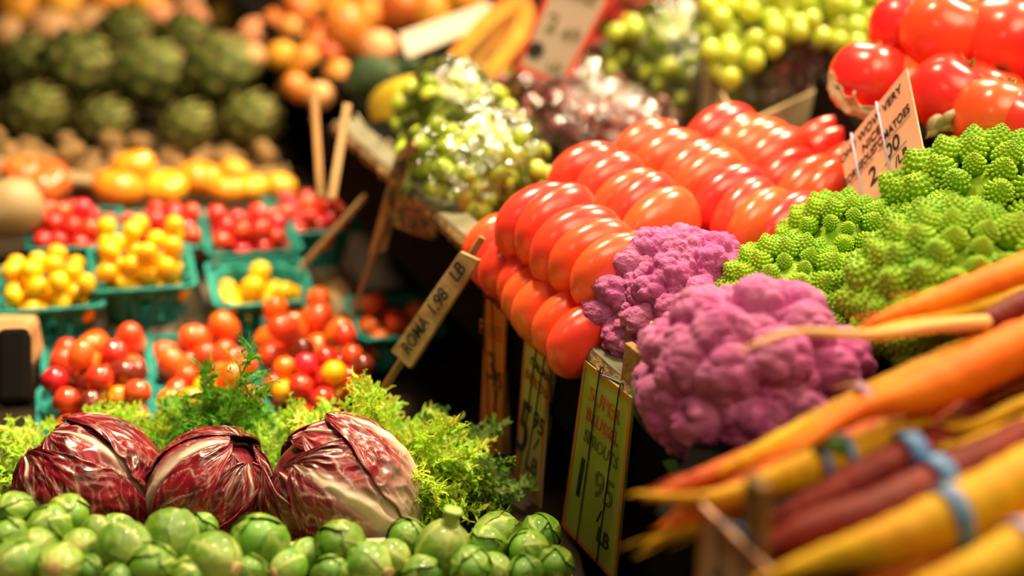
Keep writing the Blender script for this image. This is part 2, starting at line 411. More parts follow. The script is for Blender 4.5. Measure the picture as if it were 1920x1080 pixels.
# ------------------------------------------------------------------ upper right tomatoes in their own box
ub = empty('tomato_box', P(1760, 250, 1.33), 'dark box of round tomatoes, lined with pale paper, behind the romanesco', 'box')
def ubox(name, x0, x1, y0, y1, z0, z1, mt):
    vs, fs = box((x0, y0, z0), (x1, y1, z1)); o = obj(name, mesh(name, vs, fs, mt, False), ub, (0, 0, 0), (0, 0, math.radians(3))); bevel(o, .002); return o
bz = ub.location.z
TZ = .40
ubox('box_body', -.07, .42, .0, .24, .235-bz, TZ-bz-.01, M_black)
big = [(1700, 52, 1.36, .95), (1776, 62, 1.31, 1.12), (1890, 84, 1.29, 1.22), (1632, 146, 1.33, .98), (1700, 160, 1.33, .86), (1784, 176, 1.27, 1.0),
       (1850, 185, 1.27, .95), (1872, 222, 1.22, 1.02), (1938, 240, 1.20, 1.0), (1838, 140, 1.33, .9), (1745, 20, 1.40, .9), (1860, 5, 1.40, 1.0), (1925, 170, 1.32, .9)]
TL = ['tall tomato at the top left of the upper heap, over the grapes', 'big glossy tomato on top of the upper heap, left of the largest', 'largest red tomato on the top right of the upper heap',
      'round tomato at the left end of the upper heap, by the lining paper', 'round tomato right behind the tip of the peach sign', 'round tomato just right of the peach sign',
      'tomato with dry stem right of the peach sign, lower tier', 'tomato with a dry brown calyx above the romanesco', 'tomato cut by the right edge above the romanesco', 'tomato half hidden between the two tiers',
      'tomato at the top edge behind the big glossy pair', 'tomato at the top edge above the largest one', 'tomato at the right edge under the largest one']
for i, (x, y, D, s) in enumerate(big):
    t = empty('round_tomato', P(x, y, D), TL[i], 'tomato', 'round tomatoes in the upper box')
    ax = V(rnd.uniform(-.1, .5), rnd.uniform(-.1, .5), 1).normalized()
    t.rotation_euler = (frame_q(ax) @ Matrix.Rotation(rnd.uniform(0, 6), 3, 'Z')).to_euler()
    obj('fruit', ME_rnd[i % 2], t, scale=(s, s, s*1.12))
    obj('calyx', ME_star, t, (0, 0, .031*s), (0, 0, i), s)
# crumpled lining paper
def paper(name, pts, wd, label, seed, up=V(0, 0, 1), mt=None):
    c = spline(pts, 28); vs, fs = [], []; rr = random.Random(seed)
    for i, p in enumerate(c):
        for j in range(6):
            u = j/5
            q = p+up*(wd*u)+V(noise.noise(V(i*.3, u*2, seed)), noise.noise(V(i*.3, u*2, seed+5)), noise.noise(V(i*.35, u*1.5, seed+9)))*.008*(.4+u)
            vs.append(q)
    for i in range(len(c)-1):
        for j in range(5): a = i*6+j; fs.append((a, a+1, a+7, a+6))
    o = obj(name, mesh(name, vs, fs, mt or M_paper)); so = o.modifiers.new('s', 'SOLIDIFY'); so.thickness = .0008
    return tag(o, label, 'paper')
paper('lining_paper', [P(1552, 165, 1.33), P(1575, 205, 1.30), P(1620, 225, 1.28), P(1665, 235, 1.28)], .018, 'crumpled pale lining paper under the leftmost tomato of the upper box', 1)
paper('lining_paper', [P(1735, 262, 1.24), P(1775, 245, 1.23), P(1815, 262, 1.22), P(1850, 285, 1.22)], .016, 'crumpled tan lining paper between the peach sign and the romanesco', 4)

# ------------------------------------------------------------------ shells used for leafy heads
def ell_leaf(b, R, q, length, width, off, colfn, ns=22, nt=17, wrinkle=.03, curl=0, seed=0, tipw=.25, ribh=.02, lift=0):
    """a curved leaf hugging an ellipsoid, from the root pole up and over; q turns it round the axis"""
    vs = []; cs = []
    for i in range(ns+1):
        s = i/ns; al = .12+length*s
        prof = max(.05, math.sin(math.pi*(.07+.84*s)))**.55*(max(0, 1-s**7)**.5*.85+.15)
        m_ = V(math.sin(al), 0, -math.cos(al))
        for j in range(nt):
            t = (j/(nt-1)*2-1); be = t*width*prof*(1+.06*noise.noise(V(s*6, seed, t)))
            d = m_*math.cos(be)+V(0, math.sin(be), 0)
            nzv = noise.noise(V(s*3.2+seed, t*3, seed*1.7))
            r = 1+off+wrinkle*nzv+wrinkle*.55*(1-abs(noise.noise(V(s*8+seed, t*6, seed)))*2.5)
            r += ribh*math.exp(-(t/(.10*(1.25-s)))**2)*(1-s)
            r += curl*(abs(t)**5)+lift*s**6
            vs.append(q @ (V(d.x*R[0], d.y*R[1], d.z*R[2])*r)); cs.append(colfn(s, t, seed))
    fs = []
    for i in range(ns):
        for j in range(nt-1): a = i*nt+j; fs.append((a, a+1, a+nt+1, a+nt))
    b.add(vs, fs, 0, cs)
def mixc(a, b, k): k = max(0, min(1, k)); return tuple(a[i]*(1-k)+b[i]*k for i in range(3))
def rad_col(white):
    def fn(s, t, seed):
        w = noise.noise(V(s*3, t*3, seed*3.1))*.14; tt = abs(t+w)
        k = math.exp(-(tt/(.13*white*(1.3-s)+.012))**2)                     # midrib
        u = (s*.95-tt*.8+.10*noise.noise(V(s*5, t*5, seed)))*(3.2+white)
        vw = .028+.05*white*(1-s)*(1-tt)
        side = math.exp(-(((u % 1)-.5)/vw)**2)*(.9 if white > .8 else .62)*max(0, 1-tt*.7)
        n1 = 1-abs(noise.noise(V(s*9, t*7, seed+4)))*11                       # fine net of veins
        net = max(0, n1)*.20
        base = max(0, 1-s*(2.6/white))
        k = max(k, side, base*.95, net)
        dark = mixc((.07, .0015, .006), (.26, .006, .022), noise.noise(V(s*5, t*5, seed+9))+.5)
        return mixc(dark, (.78, .62, .50), k)
    return fn
def radicchio(c, R, axis, leaves, label, seed, spin=0):
    t = empty('radicchio', c, label, 'radicchio', 'radicchio heads behind the sprouts')
    Q = frame_q(axis) @ Matrix.Rotation(spin, 3, 'Z')
    b = MB(); 
    v, f = revolve(ell_prof(1, 1, 20), 30)
    b.add([V(x*R[0]*.95, y*R[1]*.95, z*R[2]*.95) for x, y, z in v], f, 0, (.16, .01, .02))
    o = obj('heart', b.mesh('heart', M_leafc), t, (0, 0, 0), Q.to_euler())
    for i, (az, ln, wd, off, white) in enumerate(leaves):
        b = MB(); q = Matrix.Rotation(math.radians(az), 3, 'Z')
        ell_leaf(b, R, q, ln, wd, off, rad_col(white), 96, 81, .045, .015, seed*10+i, ribh=.04*white, lift=.0)
        o = obj('leaf', b.mesh('leaf', M_leafc), t, (0, 0, 0), Q.to_euler())
        so = o.modifiers.new('s', 'SOLIDIFY'); so.thickness = .0012; so.offset = -1
    return t
# axis = from the root end to the tip of the head
def lv(seed, n, white, lo=2.3, hi=2.9):
    rr = random.Random(seed); return [(i*137.5+rr.uniform(-15, 15), rr.uniform(lo, hi), rr.uniform(1.0, 1.3), .0+.022*i, white*rr.uniform(.7, 1.2)) for i in range(n)]
radicchio(P(172, 920, 1.16), (.056, .056, .060), (-.62, .1, .55), lv(1, 9, .55), 'radicchio head, leftmost and darkest, with its pale ribs gathered low on the right', 1, .4)
radicchio(P(398, 925, 1.15), (.050, .050, .052), (.35, .1, .75), lv(2, 9, .62), 'smallest radicchio head, between the other two', 2, 1.9)
radicchio(P(632, 925, 1.13), (.058, .058, .062), (-.80, .05, .42), lv(3, 7, .6)+[(-75, 2.2, .95, .165, 1.8), (-5, 2.1, .9, .19, 1.6)], 'largest radicchio head, with broad white ribs sweeping over its right side', 3, .3)

# ------------------------------------------------------------------ sprouts
def spr_col(s, t, seed):
    k = math.exp(-(t/(.07*(1.3-s)))**2)
    u = (s*1.0-abs(t)*.55)*7
    k = max(k, .8*math.exp(-(((u % 1)-.5)/.08)**2)*(1-abs(t)*.4))
    g = mixc((.075, .20, .006), (.16, .33, .015), noise.noise(V(s*3, t*3, seed))+.45)
    g = mixc(g, (.42, .52, .12), max(0, 1-s*2.4)*.8)
    return mixc(g, (.48, .56, .14), k*.7)
def sprout_mesh(seed):
    rr = random.Random(seed); b = MB(); R = (1, 1, 1.12)
    v, f = revolve(ell_prof(.97, 1.09, 12), 18); b.add(v, f, 0, (.12, .30, .02))
    for i in range(7):
        q = Matrix.Rotation(i*2.4+rr.uniform(-.3, .3), 3, 'Z')
        ell_leaf(b, R, q, rr.uniform(2.0, 2.8), rr.uniform(1.0, 1.3), .0+.018*i, spr_col, 18, 15, .03, rr.uniform(.0, .03), seed*7+i, ribh=.03, lift=rr.uniform(0, .02))
    return b.mesh('sprout head', M_sprout)
ME_spr = [sprout_mesh(s) for s in range(6)]
def stub(seed):
    rr = random.Random(seed); v, f = revolve([(.30, .18), (.34, 0), (.30, -.18), (.33, -.30), (.28, -.34), (.01, -.33)], 12, lambda a, t: 1+.12*math.cos(3*a+seed)+rr.uniform(-.06, .06))
    return mesh('cut stem', v, f, M_cut)
ME_stub = [stub(i) for i in range(3)]
def sprout(c, r, rootdir, i, label):
    t = empty('brussels_sprout', c, label, 'brussels sprout', 'brussels sprouts heaped in the tray')
    # local -Z = root end
    t.rotation_euler = (frame_q(-Vector(rootdir)) @ Matrix.Rotation(i*1.3, 3, 'Z')).to_euler()
    obj('head', ME_spr[i % 6], t, scale=r)
    obj('cut_stem', ME_stub[i % 3], t, (0, 0, -1.04*r), scale=r)
    return t
SP = [(27, 960, 36, 0), (92, 990, 42, 0), (128, 968, 40, 0), (17, 1010, 38, 0), (70, 1027, 36, 'u'), (150, 1026, 34, 'u'), (182, 996, 29, 'r'), (233, 1030, 50, 'r'), (322, 1008, 50, 'd'),
      (378, 992, 29, 0), (487, 1022, 54, 0), (30, 1060, 46, 'l'), (113, 1062, 42, 'u'), (172, 1070, 30, 0), (283, 1068, 48, 0), (400, 1052, 52, 'r'), (470, 1076, 36, 0), (540, 1066, 34, 'l'),
      (637, 1024, 47, 'b'), (764, 1012, 38, 0), (830, 1034, 50, 't'), (912, 1022, 36, 0), (990, 1032, 38, 0), (734, 1046, 34, 'r'), (688, 1060, 42, 'r'), (880, 1066, 42, 0), (925, 1068, 30, 'r'),
      (985, 1076, 34, 0), (620, 1078, 36, 0), (792, 1078, 36, 0), (575, 1040, 30, 'l'), (355, 1085, 40, 0), (225, 1090, 36, 0), (1040, 1060, 34, 0)]
SL = ['at the left edge, touching the leftmost radicchio', 'round and bright, in front of the leftmost radicchio', 'half hidden right under the leftmost radicchio', 'at the left edge, second row down',
      'with its tan cut end facing the camera near the left edge', 'with a yellowed outer leaf and cut end, left side', 'small, tucked below the leftmost radicchio', 'large, its cut end pointing right, under the leftmost radicchio',
      'with a yellow-brown cut end, between the left and middle radicchio', 'small, directly in front of the middle radicchio', 'very large and round, in front of the gap right of the middle radicchio',
      'in the bottom left corner', 'pale, along the bottom edge near the left corner', 'small, at the bottom edge left of the large one', 'dark green, on the bottom edge below the brown-ended one',
      'long, its cut end pointing right, below the middle radicchio', 'at the bottom edge under the very large one', 'with a yellowish cut end at the bottom edge', 'dark and crinkled, directly in front of the largest radicchio',
      'at the right foot of the largest radicchio', 'with a tall pale stem standing up, right of the largest radicchio', 'dark green, in front of the pale tray corner', 'shaded, deepest in the tray corner',
      'small, lying in front of the one at the foot of the largest radicchio', 'with its cut end to the right, below the dark crinkled one', 'split-leaved, below the one with the tall stem', 'small, next to the split-leaved one',
      'shaded, at the bottom edge near the tray corner', 'at the bottom edge below the dark crinkled one', 'at the bottom edge under the tall-stemmed one', 'small with yellow end, left of the dark crinkled one', 'cut by the bottom edge below the middle radicchio', 'cut by the bottom edge below the large one pointing right', 'shaded, right against the tray side by the hanging sign']
rd = {0: None, 'u': V(.1, -.7, .5), 'r': V(.8, -.5, .15), 'd': V(.45, -.8, -.35), 'l': V(-.5, -.8, .3), 'b': V(.1, .6, -.7), 't': V(.15, .25, .95)}
rnd = random.Random(5)
spts = []; tops = []; fill = []
for i, (x, y, r, dr) in enumerate(SP):
    z = .172+(r-40)*.0004
    p = W(x, y, z); D = WD(x, y, z); rr = r/FPX*D*.97
    d = rd[dr] or V(rnd.uniform(-.6, .6), rnd.uniform(.2, .9), rnd.uniform(-.9, -.3))
    s = sprout(p, rr, d, i, 'brussels sprout, '+SL[i]); spts.append((p, rr)); tops.append(s)
    if dr == 't':
        v, f = revolve([(.5, -1.0), (.34, -1.25), (.30, -1.55), (.42, -1.72), (.36, -1.8), (.01, -1.78)], 12, lambda a, t: 1+.1*math.cos(4*a))
        obj('stem', mesh('stem', v, f, M_gstem), s, scale=rr)
# more of them filling the tray underneath
k = 0
for q in range(900):
    x = rnd.uniform(-.43, .045); y = rnd.uniform(.70, .91); z = rnd.uniform(.10, .152)
    p = V(x, y, z); rr = rnd.uniform(.014, .019)
    if y > .86+.12*(x+.15) : continue
    if all((p-a).length > (rr+b)*.9 for a, b in spts):
        spts.append((p, rr)); k += 1
        fill.append(sprout(p, rr, V(rnd.uniform(-1, 1), rnd.uniform(-1, 1), rnd.uniform(-1, .6)), k, 'x'))
    if k > 75: break
rank_labels(fill, .017, lambda o, i, j: 'lower-layer brussels sprout showing between the top ones, %s row down, %s from left' % (i, j), 'brussels sprout buried at the bottom of the tray', tops)
# the tray
tr = MB(); p0, p1 = W(560, 1020, .145), W(1048, 990, .15)
dx = (p1-p0).normalized(); dy = V(-dx.y, dx.x, 0).normalized(); dx = V(dx.x, dx.y, 0).normalized()
cx = p1-dx*.28-dy*.14; hw, hd, cr_ = .28, .14, .035
def rrect(hw, hd, r, n=8):
    out = []
    for (sx, sy, a0) in ((1, 1, 0), (-1, 1, 90), (-1, -1, 180), (1, -1, 270)):
        for k in range(n+1): a = math.radians(a0+90*k/n); out.append((sx*(hw-r)+r*math.cos(a), sy*(hd-r)+r*math.sin(a)))
    return out
rings = [(.0, .070), (.004, .074), (.012, .143), (.020, .150), (.024, .149), (.020, .1475), (.0135, .140), (.006, .078), (-.01, .0735)]
vs = []; fs = []
for off, z in rings:
    for (a, b_) in rrect(hw-.025+off, hd-.025+off, cr_): p = V(cx.x, cx.y, 0)+dx*a+dy*b_; vs.append((p.x, p.y, z))
n = 36
for i in range(len(rings)-1):
    for k in range(n): a, b_ = i*n+k, i*n+(k+1) % n; fs.append((a, b_, b_+n, a+n))
fs.append(tuple(range(n))[::-1]); fs.append(tuple((len(rings)-1)*n+k for k in range(n)))
tag(obj('produce_tray', mesh('tray', vs, fs, M_tray)), 'cream plastic tray with rounded corner holding the brussels sprouts', 'tray')

# ------------------------------------------------------------------ frisee
def ribbon(b, pts, wd, nrm, c0, c1):
    n = len(pts); vs = []; cs = []
    for i, p in enumerate(pts):
        t = (pts[min(i+1, n-1)]-pts[max(i-1, 0)])
        s = t.cross(nrm)
        if s.length < 1e-9: s = V(1, 0, 0)
        s.normalize(); u = i/(n-1); w_ = wd*(1-u**2*.75)
        vs += [p-s*w_, p+s*w_]; c = mixc(c0, c1, u); cs += [c, c]
    b.add(vs, [(2*i, 2*i+1, 2*i+3, 2*i+2) for i in range(n-1)], 0, cs)
def frisee(c, R, nleaf, seed, cb, ct, label, bias=V(0, 0, 0), lo=.1, curly=1.0, wid=.0013, extra=()):
    rr = random.Random(seed); b = MB(); st_ = MB()
    def leaf(az, el, L):
        d = V(math.cos(az)*math.cos(el), math.sin(az)*math.cos(el), math.sin(el))+bias; d.normalize()
        side = V(-math.sin(az), math.cos(az), 0); n = 12; pts = []; p = V(0, 0, 0)+d*.012
        dv = d.copy(); droop = rr.uniform(.0, .10); tw = rr.uniform(-.10, .10)
        for i in range(n+1):
            pts.append(p.copy()); p = p+dv*(L/n)
            dv = (dv+V(0, 0, -droop*.55)+side*tw+V(rr.uniform(-.06, .06), rr.uniform(-.06, .06), rr.uniform(-.06, .06))).normalized()
        v, f = tube(pts, [.0022*(1-.7*i/n) for i in range(n+1)], 5, .6)
        st_.add(v, f, 0, [mixc((.62, .66, .30), ct, (k//5)/n*.8) for k in range(len(v))])
        for i in range(3, n+1):
            for sg in (-1, 1):
                for _ in range(3):
                    q = pts[i]; t = (pts[i]-pts[i-1]).normalized(); up = side.cross(t)
                    bd = (t*rr.uniform(.2, .9)+side*sg*rr.uniform(.4, 1)+up*rr.uniform(-.5, .7)).normalized()
                    BL = L*rr.uniform(.14, .32)*(1.1-.4*i/n); cv = V(rr.uniform(-1, 1), rr.uniform(-1, 1), rr.uniform(-.6, 1))*.42*curly
                    seg = [q.copy()]; m_ = 6
                    for _k in range(m_):
                        seg.append(seg[-1]+bd*(BL/m_)); bd = (bd+cv+V(rr.uniform(-.15, .15), rr.uniform(-.15, .15), rr.uniform(-.15, .15))).normalized()
                    c1 = mixc(ct, tuple(x*rr.uniform(.6, 1.3) for x in ct), .7)
                    ribbon(b, seg, wid*rr.uniform(.8, 1.7), up, mixc(cb, c1, .3+.5*i/n), c1)
                    for _j in range(2):      # forked tips
                        s0 = seg[rr.randint(2, m_-1)]; bd2 = (bd+V(rr.uniform(-1, 1), rr.uniform(-1, 1), rr.uniform(-1, 1))).normalized(); s2 = [s0.copy()]; cv2 = -cv
                        for _k in range(4):
                            s2.append(s2[-1]+bd2*(BL*.09)); bd2 = (bd2+cv2*1.3).normalized()
                        ribbon(b, s2, wid*rr.uniform(.7, 1.2), up, c1, c1)
    for i in range(nleaf):
        leaf(rr.uniform(0, 6.283), math.asin(rr.uniform(lo, .98)), R*rr.uniform(.75, 1.12))
    for e in extra: leaf(*e)
    t = empty('frisee_lettuce', c, label, 'frisee', 'frisee heads behind the radicchio')
    obj('leaves', b.mesh('leaves', M_fris), t); obj('ribs', st_.mesh('ribs', M_fris), t)
    v, f = revolve([(.014, -.01), (.017, 0), (.012, .02), (.002, .03)], 12); obj('root_end', mesh('root', v, f, M_cut), t)
    return t
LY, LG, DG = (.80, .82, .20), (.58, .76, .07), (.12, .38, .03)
frisee(P(150, 925, 1.245), .076, 60, 1, LY, (.52, .74, .07), 'pale curly frisee head behind the leftmost radicchio', V(0, -.1, .15))
frisee(P(270, 905, 1.26), .064, 34, 9, LY, (.45, .66, .06), 'frisee head filling the gap left of the middle radicchio', V(0, 0, .3))
frisee(P(395, 915, 1.25), .076, 46, 2, LG, DG, 'darkest green frisee head with a tall upright sprig, behind the middle radicchio', V(0, 0, .35), curly=.7, wid=.0018, extra=[(.35, 1.35, .150), (.5, 1.3, .14), (2.6, 1.3, .11)])
frisee(P(545, 920, 1.24), .074, 44, 3, LY, (.45, .70, .06), 'light frisee head with pale stalks, between the middle and largest radicchio', V(0, 0, .25), curly=.8)
frisee(P(722, 915, 1.20), .086, 84, 4, LY, (.55, .76, .06), 'biggest bushy frisee head, spilling out right of the largest radicchio', V(.15, -.1, .1), lo=-.25)
frisee(P(840, 935, 1.24), .070, 34, 6, (.25, .35, .06), (.16, .32, .03), 'shaded frisee head at the right end beside the dark gap', V(0, 0, .1), lo=-.1)  # darker leaf colours paint in the shade beside the bin

# ------------------------------------------------------------------ pulp baskets
def basket_mesh(wt=.054, wb=.040, h=.062, mt=M_pulp):
    vs = []; fs = []; NS = 15
    zs = [0, .12, .30, .70, .86, .94, 1.0]
    def ringpts(z):
        hw = wb+(wt-wb)*z; r = .012+.004*z; out = []
        for side in range(4):
            a0 = side*90
            for k in range(NS):
                t = -1+2*k/(NS-1); x = t*(hw-r*.6); y = -hw
                rib = .0022*math.cos(t*math.pi*3.5) if z < .9 else 0
                y -= rib
                e = max(0, abs(t)-.86)/.14; y += r*.5*e*e
                if z > .93: y -= .004
                ca, sa = math.cos(math.radians(a0)), math.sin(math.radians(a0)); out.append((x*ca-y*sa, x*sa+y*ca, z*h))
        return out
    for z in zs: vs += ringpts(z)
    n = NS*4
    for i in range(len(zs)-1):
        for k in range(n):
            kk = k % NS
            if i in (1, 2) and kk in (3, 6, 7, 10): 
                if i == 2 or kk: continue
            a, b = i*n+k, i*n+(k+1) % n; fs.append((a, b, b+n, a+n))
    fs.append(tuple(range(n))[::-1])
    return mesh('basket', vs, fs, mt, False)
ME_bask = basket_mesh(); ME_baskw = basket_mesh(mt=M_wpulp)
def rim_mesh(wt=.058, mt=M_pulp):
    vs, fs = [], []
    sec = [(-.002, 0), (.0035, 0), (.0035, -.004), (.0015, -.004), (.001, -.0015), (-.002, -.0015)]
    base = rrect(wt, wt, .012, 5); n = len(base)
    for (o_, z) in sec:
        for (x, y) in base:
            k = (wt+o_)/wt; vs.append((x*k, y*k, z))
    for i in range(len(sec)):
        i2 = (i+1) % len(sec)
        for k in range(n): fs.append((i*n+k, i*n+(k+1) % n, i2*n+(k+1) % n, i2*n+k))
    return mesh('rim', vs, fs, mt, False)
ME_rimr = rim_mesh(); ME_rimw = rim_mesh(mt=M_wpulp)
ME_cherry = [shift_mesh('cherry', ell_prof(1, .98, 12, .08), 18, None, mm) for mm in (M_cher, M_chry, M_chro, M_chrd)]
ME_ovr = shift_mesh('oval tomato', ell_prof(1, 1.32, 12, .05, .9), 18, None, M_rom)
ME_ovy = shift_mesh('oval yellow tomato', ell_prof(1, 1.12, 12, .03, .9, .1), 18, None, M_chry)
ME_ovo = shift_mesh('oval orange tomato', ell_prof(1, 1.2, 12, .05, .9), 18, None, M_chro)
ME_ovd = shift_mesh('oval dark tomato', ell_prof(1, 1.3, 12, .05, .9), 18, None, M_chrd)
NAMES = {'r': ('cherry_tomato', 'red cherry tomato', ME_cherry[0]), 'y': ('cherry_tomato', 'yellow cherry tomato', ME_cherry[1]), 'o': ('cherry_tomato', 'orange cherry tomato', ME_cherry[2]),
         'd': ('cherry_tomato', 'dark brown cherry tomato', ME_cherry[3]), 'R': ('grape_tomato', 'red oval tomato', ME_ovr), 'Y': ('pear_tomato', 'yellow oval tomato', ME_ovy), 'O': ('grape_tomato', 'orange oval tomato', ME_ovo), 'D': ('grape_tomato', 'dark brown oval tomato', ME_ovd)}
def basket(x, y, zr, kinds, r, n, where, seed, yaw=0, s=1.0, hgt=1.0, label=None, sink=.018):
    c = W(x, y, zr); h = .062*s; rr = random.Random(seed)
    t = empty('pulp_basket', (c.x, c.y, zr-h), label or 'teal pulp pint basket, %s' % where, 'basket', 'teal pulp baskets of tomatoes')
    t.rotation_euler = (0, 0, YB+yaw)
    o = obj('basket_body', ME_bask, t, scale=s); so = o.modifiers.new('s', 'SOLIDIFY'); so.thickness = .0018; so.offset = -1
    obj('rim', ME_rimr, t, (0, 0, h+.001), scale=s)
    a = .054*s
    pts = heap(n, r, lambda X, Y: True, zr-sink-r*1.2, rr, (-a+r*.9, a-r*.9, -a+r*.9, a-r*.9), 40, lambda X, Y: hgt*(X*X+Y*Y)*2)
    ca, sa = math.cos(YB+yaw), math.sin(YB+yaw); made = []; short = SHORT[seed]
    for q in pts:
        k = rr.choice(kinds); nm, lb, me = NAMES[k]
        sc = r*rr.uniform(.93, 1.06)*(.9 if k.isupper() else 1)
        o = obj(nm, me, None, (c.x+q[0]*ca-q[1]*sa, c.y+q[0]*sa+q[1]*ca, q[2]), (rr.uniform(-1.2, 1.2), rr.uniform(-1.2, 1.2), rr.uniform(0, 6)), sc)
        tag(o, 'x', 'tomato', 'tomatoes in the %s' % where); o['k'] = lb; made.append(o)
    rank_labels(made, r, lambda o, i, j: '%s, %s row down, %s from left, %s' % (o['k'], i, j, short), 'tomato buried in the %s' % where)
    for o in made: del o['k']
    return t
SHORT = {21: 'front left basket', 22: 'front middle basket', 23: 'front right basket', 24: 'second-tier left basket', 25: 'second-tier middle basket', 26: 'second-tier right basket', 27: 'left yellow basket', 28: 'tallest yellow pile', 29: 'half filled yellow basket', 30: 'lone shaded basket', 31: 'back left red basket', 32: 'red basket behind tallest yellow pile', 33: 'back middle red basket', 34: 'farthest right red basket'}
mixk = 'rrrrrrroyodrr'
basket(182, 772, .055, 'rrrRRRroydD', .0142, 27, 'front left teal basket of mixed tomatoes', 21, sink=.010)
basket(392, 782, .055, 'rrrRRroyO', .0150, 24, 'front middle teal basket, behind the dark frisee', 22, sink=.010)
basket(602, 752, .055, mixk, .0138, 33, 'front right teal basket of mixed cherry tomatoes', 23, yaw=.12, sink=.012)
basket(184, 672, .052, 'R', .0172, 18, 'left basket of the second row, full of red oval tomatoes', 24, sink=.042)
basket(378, 672, .052, 'R', .0172, 19, 'middle basket of the second row, full of red oval tomatoes', 25, sink=.042)
basket(566, 652, .052, 'RRRRRRO', .0170, 22, 'right basket of the second row, with the tallest heap', 26, sink=.036)
basket(94, 536, .098, 'Y', .0125, 33, 'left basket of yellow tomatoes', 27)
basket(266, 500, .110, 'Y', .0125, 42, 'middle basket with the tallest pile of yellow tomatoes', 28)
basket(487, 528, .095, 'Y', .0155, 12, 'half filled basket of yellow tomatoes beside the stick', 29, sink=.026)
basket(740, 592, .055, 'R', .0165, 8, 'lone basket in the shade under the bin', 30, s=.92)
basket(143, 428, .095, 'r', .0120, 32, 'back left basket of small red tomatoes', 31)
basket(305, 430, .095, 'r', .0120, 32, 'back basket of small red tomatoes behind the yellow pile', 32)
basket(468, 438, .100, 'r', .0120, 34, 'back basket of small red tomatoes behind the half filled yellow one', 33)
basket(584, 402, .095, 'r', .0120, 30, 'farthest right basket of small red tomatoes', 34)
# upturned pale pulp baskets carrying the raised row
for i, (x, y, z, lb) in enumerate([(94, 536, .033, 'under the left yellow basket'), (266, 500, .045, 'under the tall yellow pile'), (487, 528, .030, 'under the half filled yellow basket'),
                                   (143, 428, .030, 'under the back left red basket'), (305, 430, .030, 'under the back red basket'), (468, 438, .035, 'under the back red basket by the stick'), (584, 402, .03, 'under the farthest right red basket')]):
    zz = [.098, .11, .095, .095, .095, .10, .095][i]
    c = W(x, y, zz); t = empty('upturned_basket', (c.x, c.y, z), 'pale pulp basket upturned as a stand %s' % lb, 'basket', 'upturned pale baskets used as stands')
    t.rotation_euler = (math.pi, 0, YB)
    k = (z+.022)/.062
    o = obj('basket_body', ME_baskw, t, scale=(1, 1, k)); so = o.modifiers.new('s', 'SOLIDIFY'); so.thickness = .0018; so.offset = -1
    obj('rim', ME_rimw, t, (0, 0, .062*k))

# ------------------------------------------------------------------ heirlooms, roots, squash, artichokes
def lumpy(n, r, h, mt, lobes, amp, dim): return shift_mesh(n, ell_prof(r, h, 16, dim, .8), 36, lambda a, t: 1+amp*math.cos(lobes*a)*(.3+.7*t), mt)
ME_h = lumpy('heirloom', 1, .72, M_heir, 6, .05, .25); ME_hr = lumpy('heirloom', 1, .68, M_heirr, 7, .06, .25)
HL = [(222, 352, 50, 'largest, left of the orange heirlooms'), (250, 312, 42, 'on top of the orange pile behind the left one'), (310, 352, 42, 'in the middle front of the orange pile'), (378, 335, 46, 'deep orange, right of the middle'),
      (425, 352, 38, 'front right of the orange pile'), (472, 352, 32, 'small, near the right end of the pile'), (528, 348, 30, 'last on the right, by the farthest basket'), (440, 318, 26, 'small, at the back right of the pile')]
for x, y, r, lb in HL:
    z = .105 if y > 330 else .125
    D = WD(x, y, z); t = empty('heirloom_tomato', W(x, y, z), 'orange heirloom tomato, '+lb, 'tomato', 'orange heirloom tomatoes behind the baskets')
    t.rotation_euler = (rnd.uniform(-.3, .3), rnd.uniform(-.3, .3), rnd.uniform(0, 6)); rr = r/FPX*D
    obj('fruit', ME_h, t, scale=rr); obj('stem_scar', ME_scar, t, (0, 0, .5*rr), scale=1.3)
for x, y, r, z, lb in ((72, 345, 60, .10, 'ribbed orange-red heirloom tomato at the left behind the baskets'), (40, 322, 38, .115, 'second reddish heirloom tomato at the left edge, behind the ribbed one')):
    D = WD(x, y, z); t = empty('heirloom_tomato', W(x, y, z), lb, 'tomato'); rr = r/FPX*D
    t.rotation_euler = (.2, -.1, 0); obj('fruit', ME_hr, t, scale=rr); obj('stem_scar', ME_scar, t, (0, 0, .48*rr), scale=1.5)
tablebox('heirloom_tray', (W(275, 350, .05).x, W(275, 350, .05).y+.005), .42, .10, -.0215, .066, math.radians(14), M_card, 'cardboard box under the orange heirloom tomatoes', 'box')
# squash and crate edges on the left
v, f = revolve([(.001, -.075), (.03, -.07), (.045, -.045), (.046, -.02), (.034, .01), (.027, .04), (.027, .07), (.018, .082), (.001, .085)], 28)
t = empty('butternut_squash', P(-8, 402, 1.60), 'tan butternut squash at the left edge beside the back left red basket', 'squash'); t.rotation_euler = (.3, -1.9, .2)
t.scale = (.8, .8, .8); obj('fruit', mesh('squash', v, f, M_squash), t); v, f = tube([(0, 0, .083), (.002, 0, .1)], [.008, .006], 7); obj('stem', mesh('stem', v, f, M_twig), t)
def plank(name, a, b, wd, th, mt, label, cat='plank', up=V(0, 0, 1)):
    a, b = Vector(a), Vector(b); L = (b-a).length; vs, fs = box((-wd/2, -th/2, 0), (wd/2, th/2, L))
    o = obj(name, mesh(name, vs, fs, mt, False), None, a, frame_q(b-a, (b-a).cross(up)).to_euler()); bevel(o, min(wd, th)*.2)
    return tag(o, label, cat) if label else o
plank('crate_slat', P(-60, 300, 1.85), P(190, 345, 1.83), .03, .012, M_card, 'pale crate slat in front of the artichokes at the left edge')
plank('crate_slat', P(-60, 268, 1.95), P(60, 290, 1.93), .022, .012, M_card, 'short pale crate slat higher up at the left edge')
plank('wood_block', P(-40, 640, 1.40), P(70, 640, 1.40), .045, .05, M_wood2, 'pale weathered wood block at the left edge beside the front baskets', 'block')
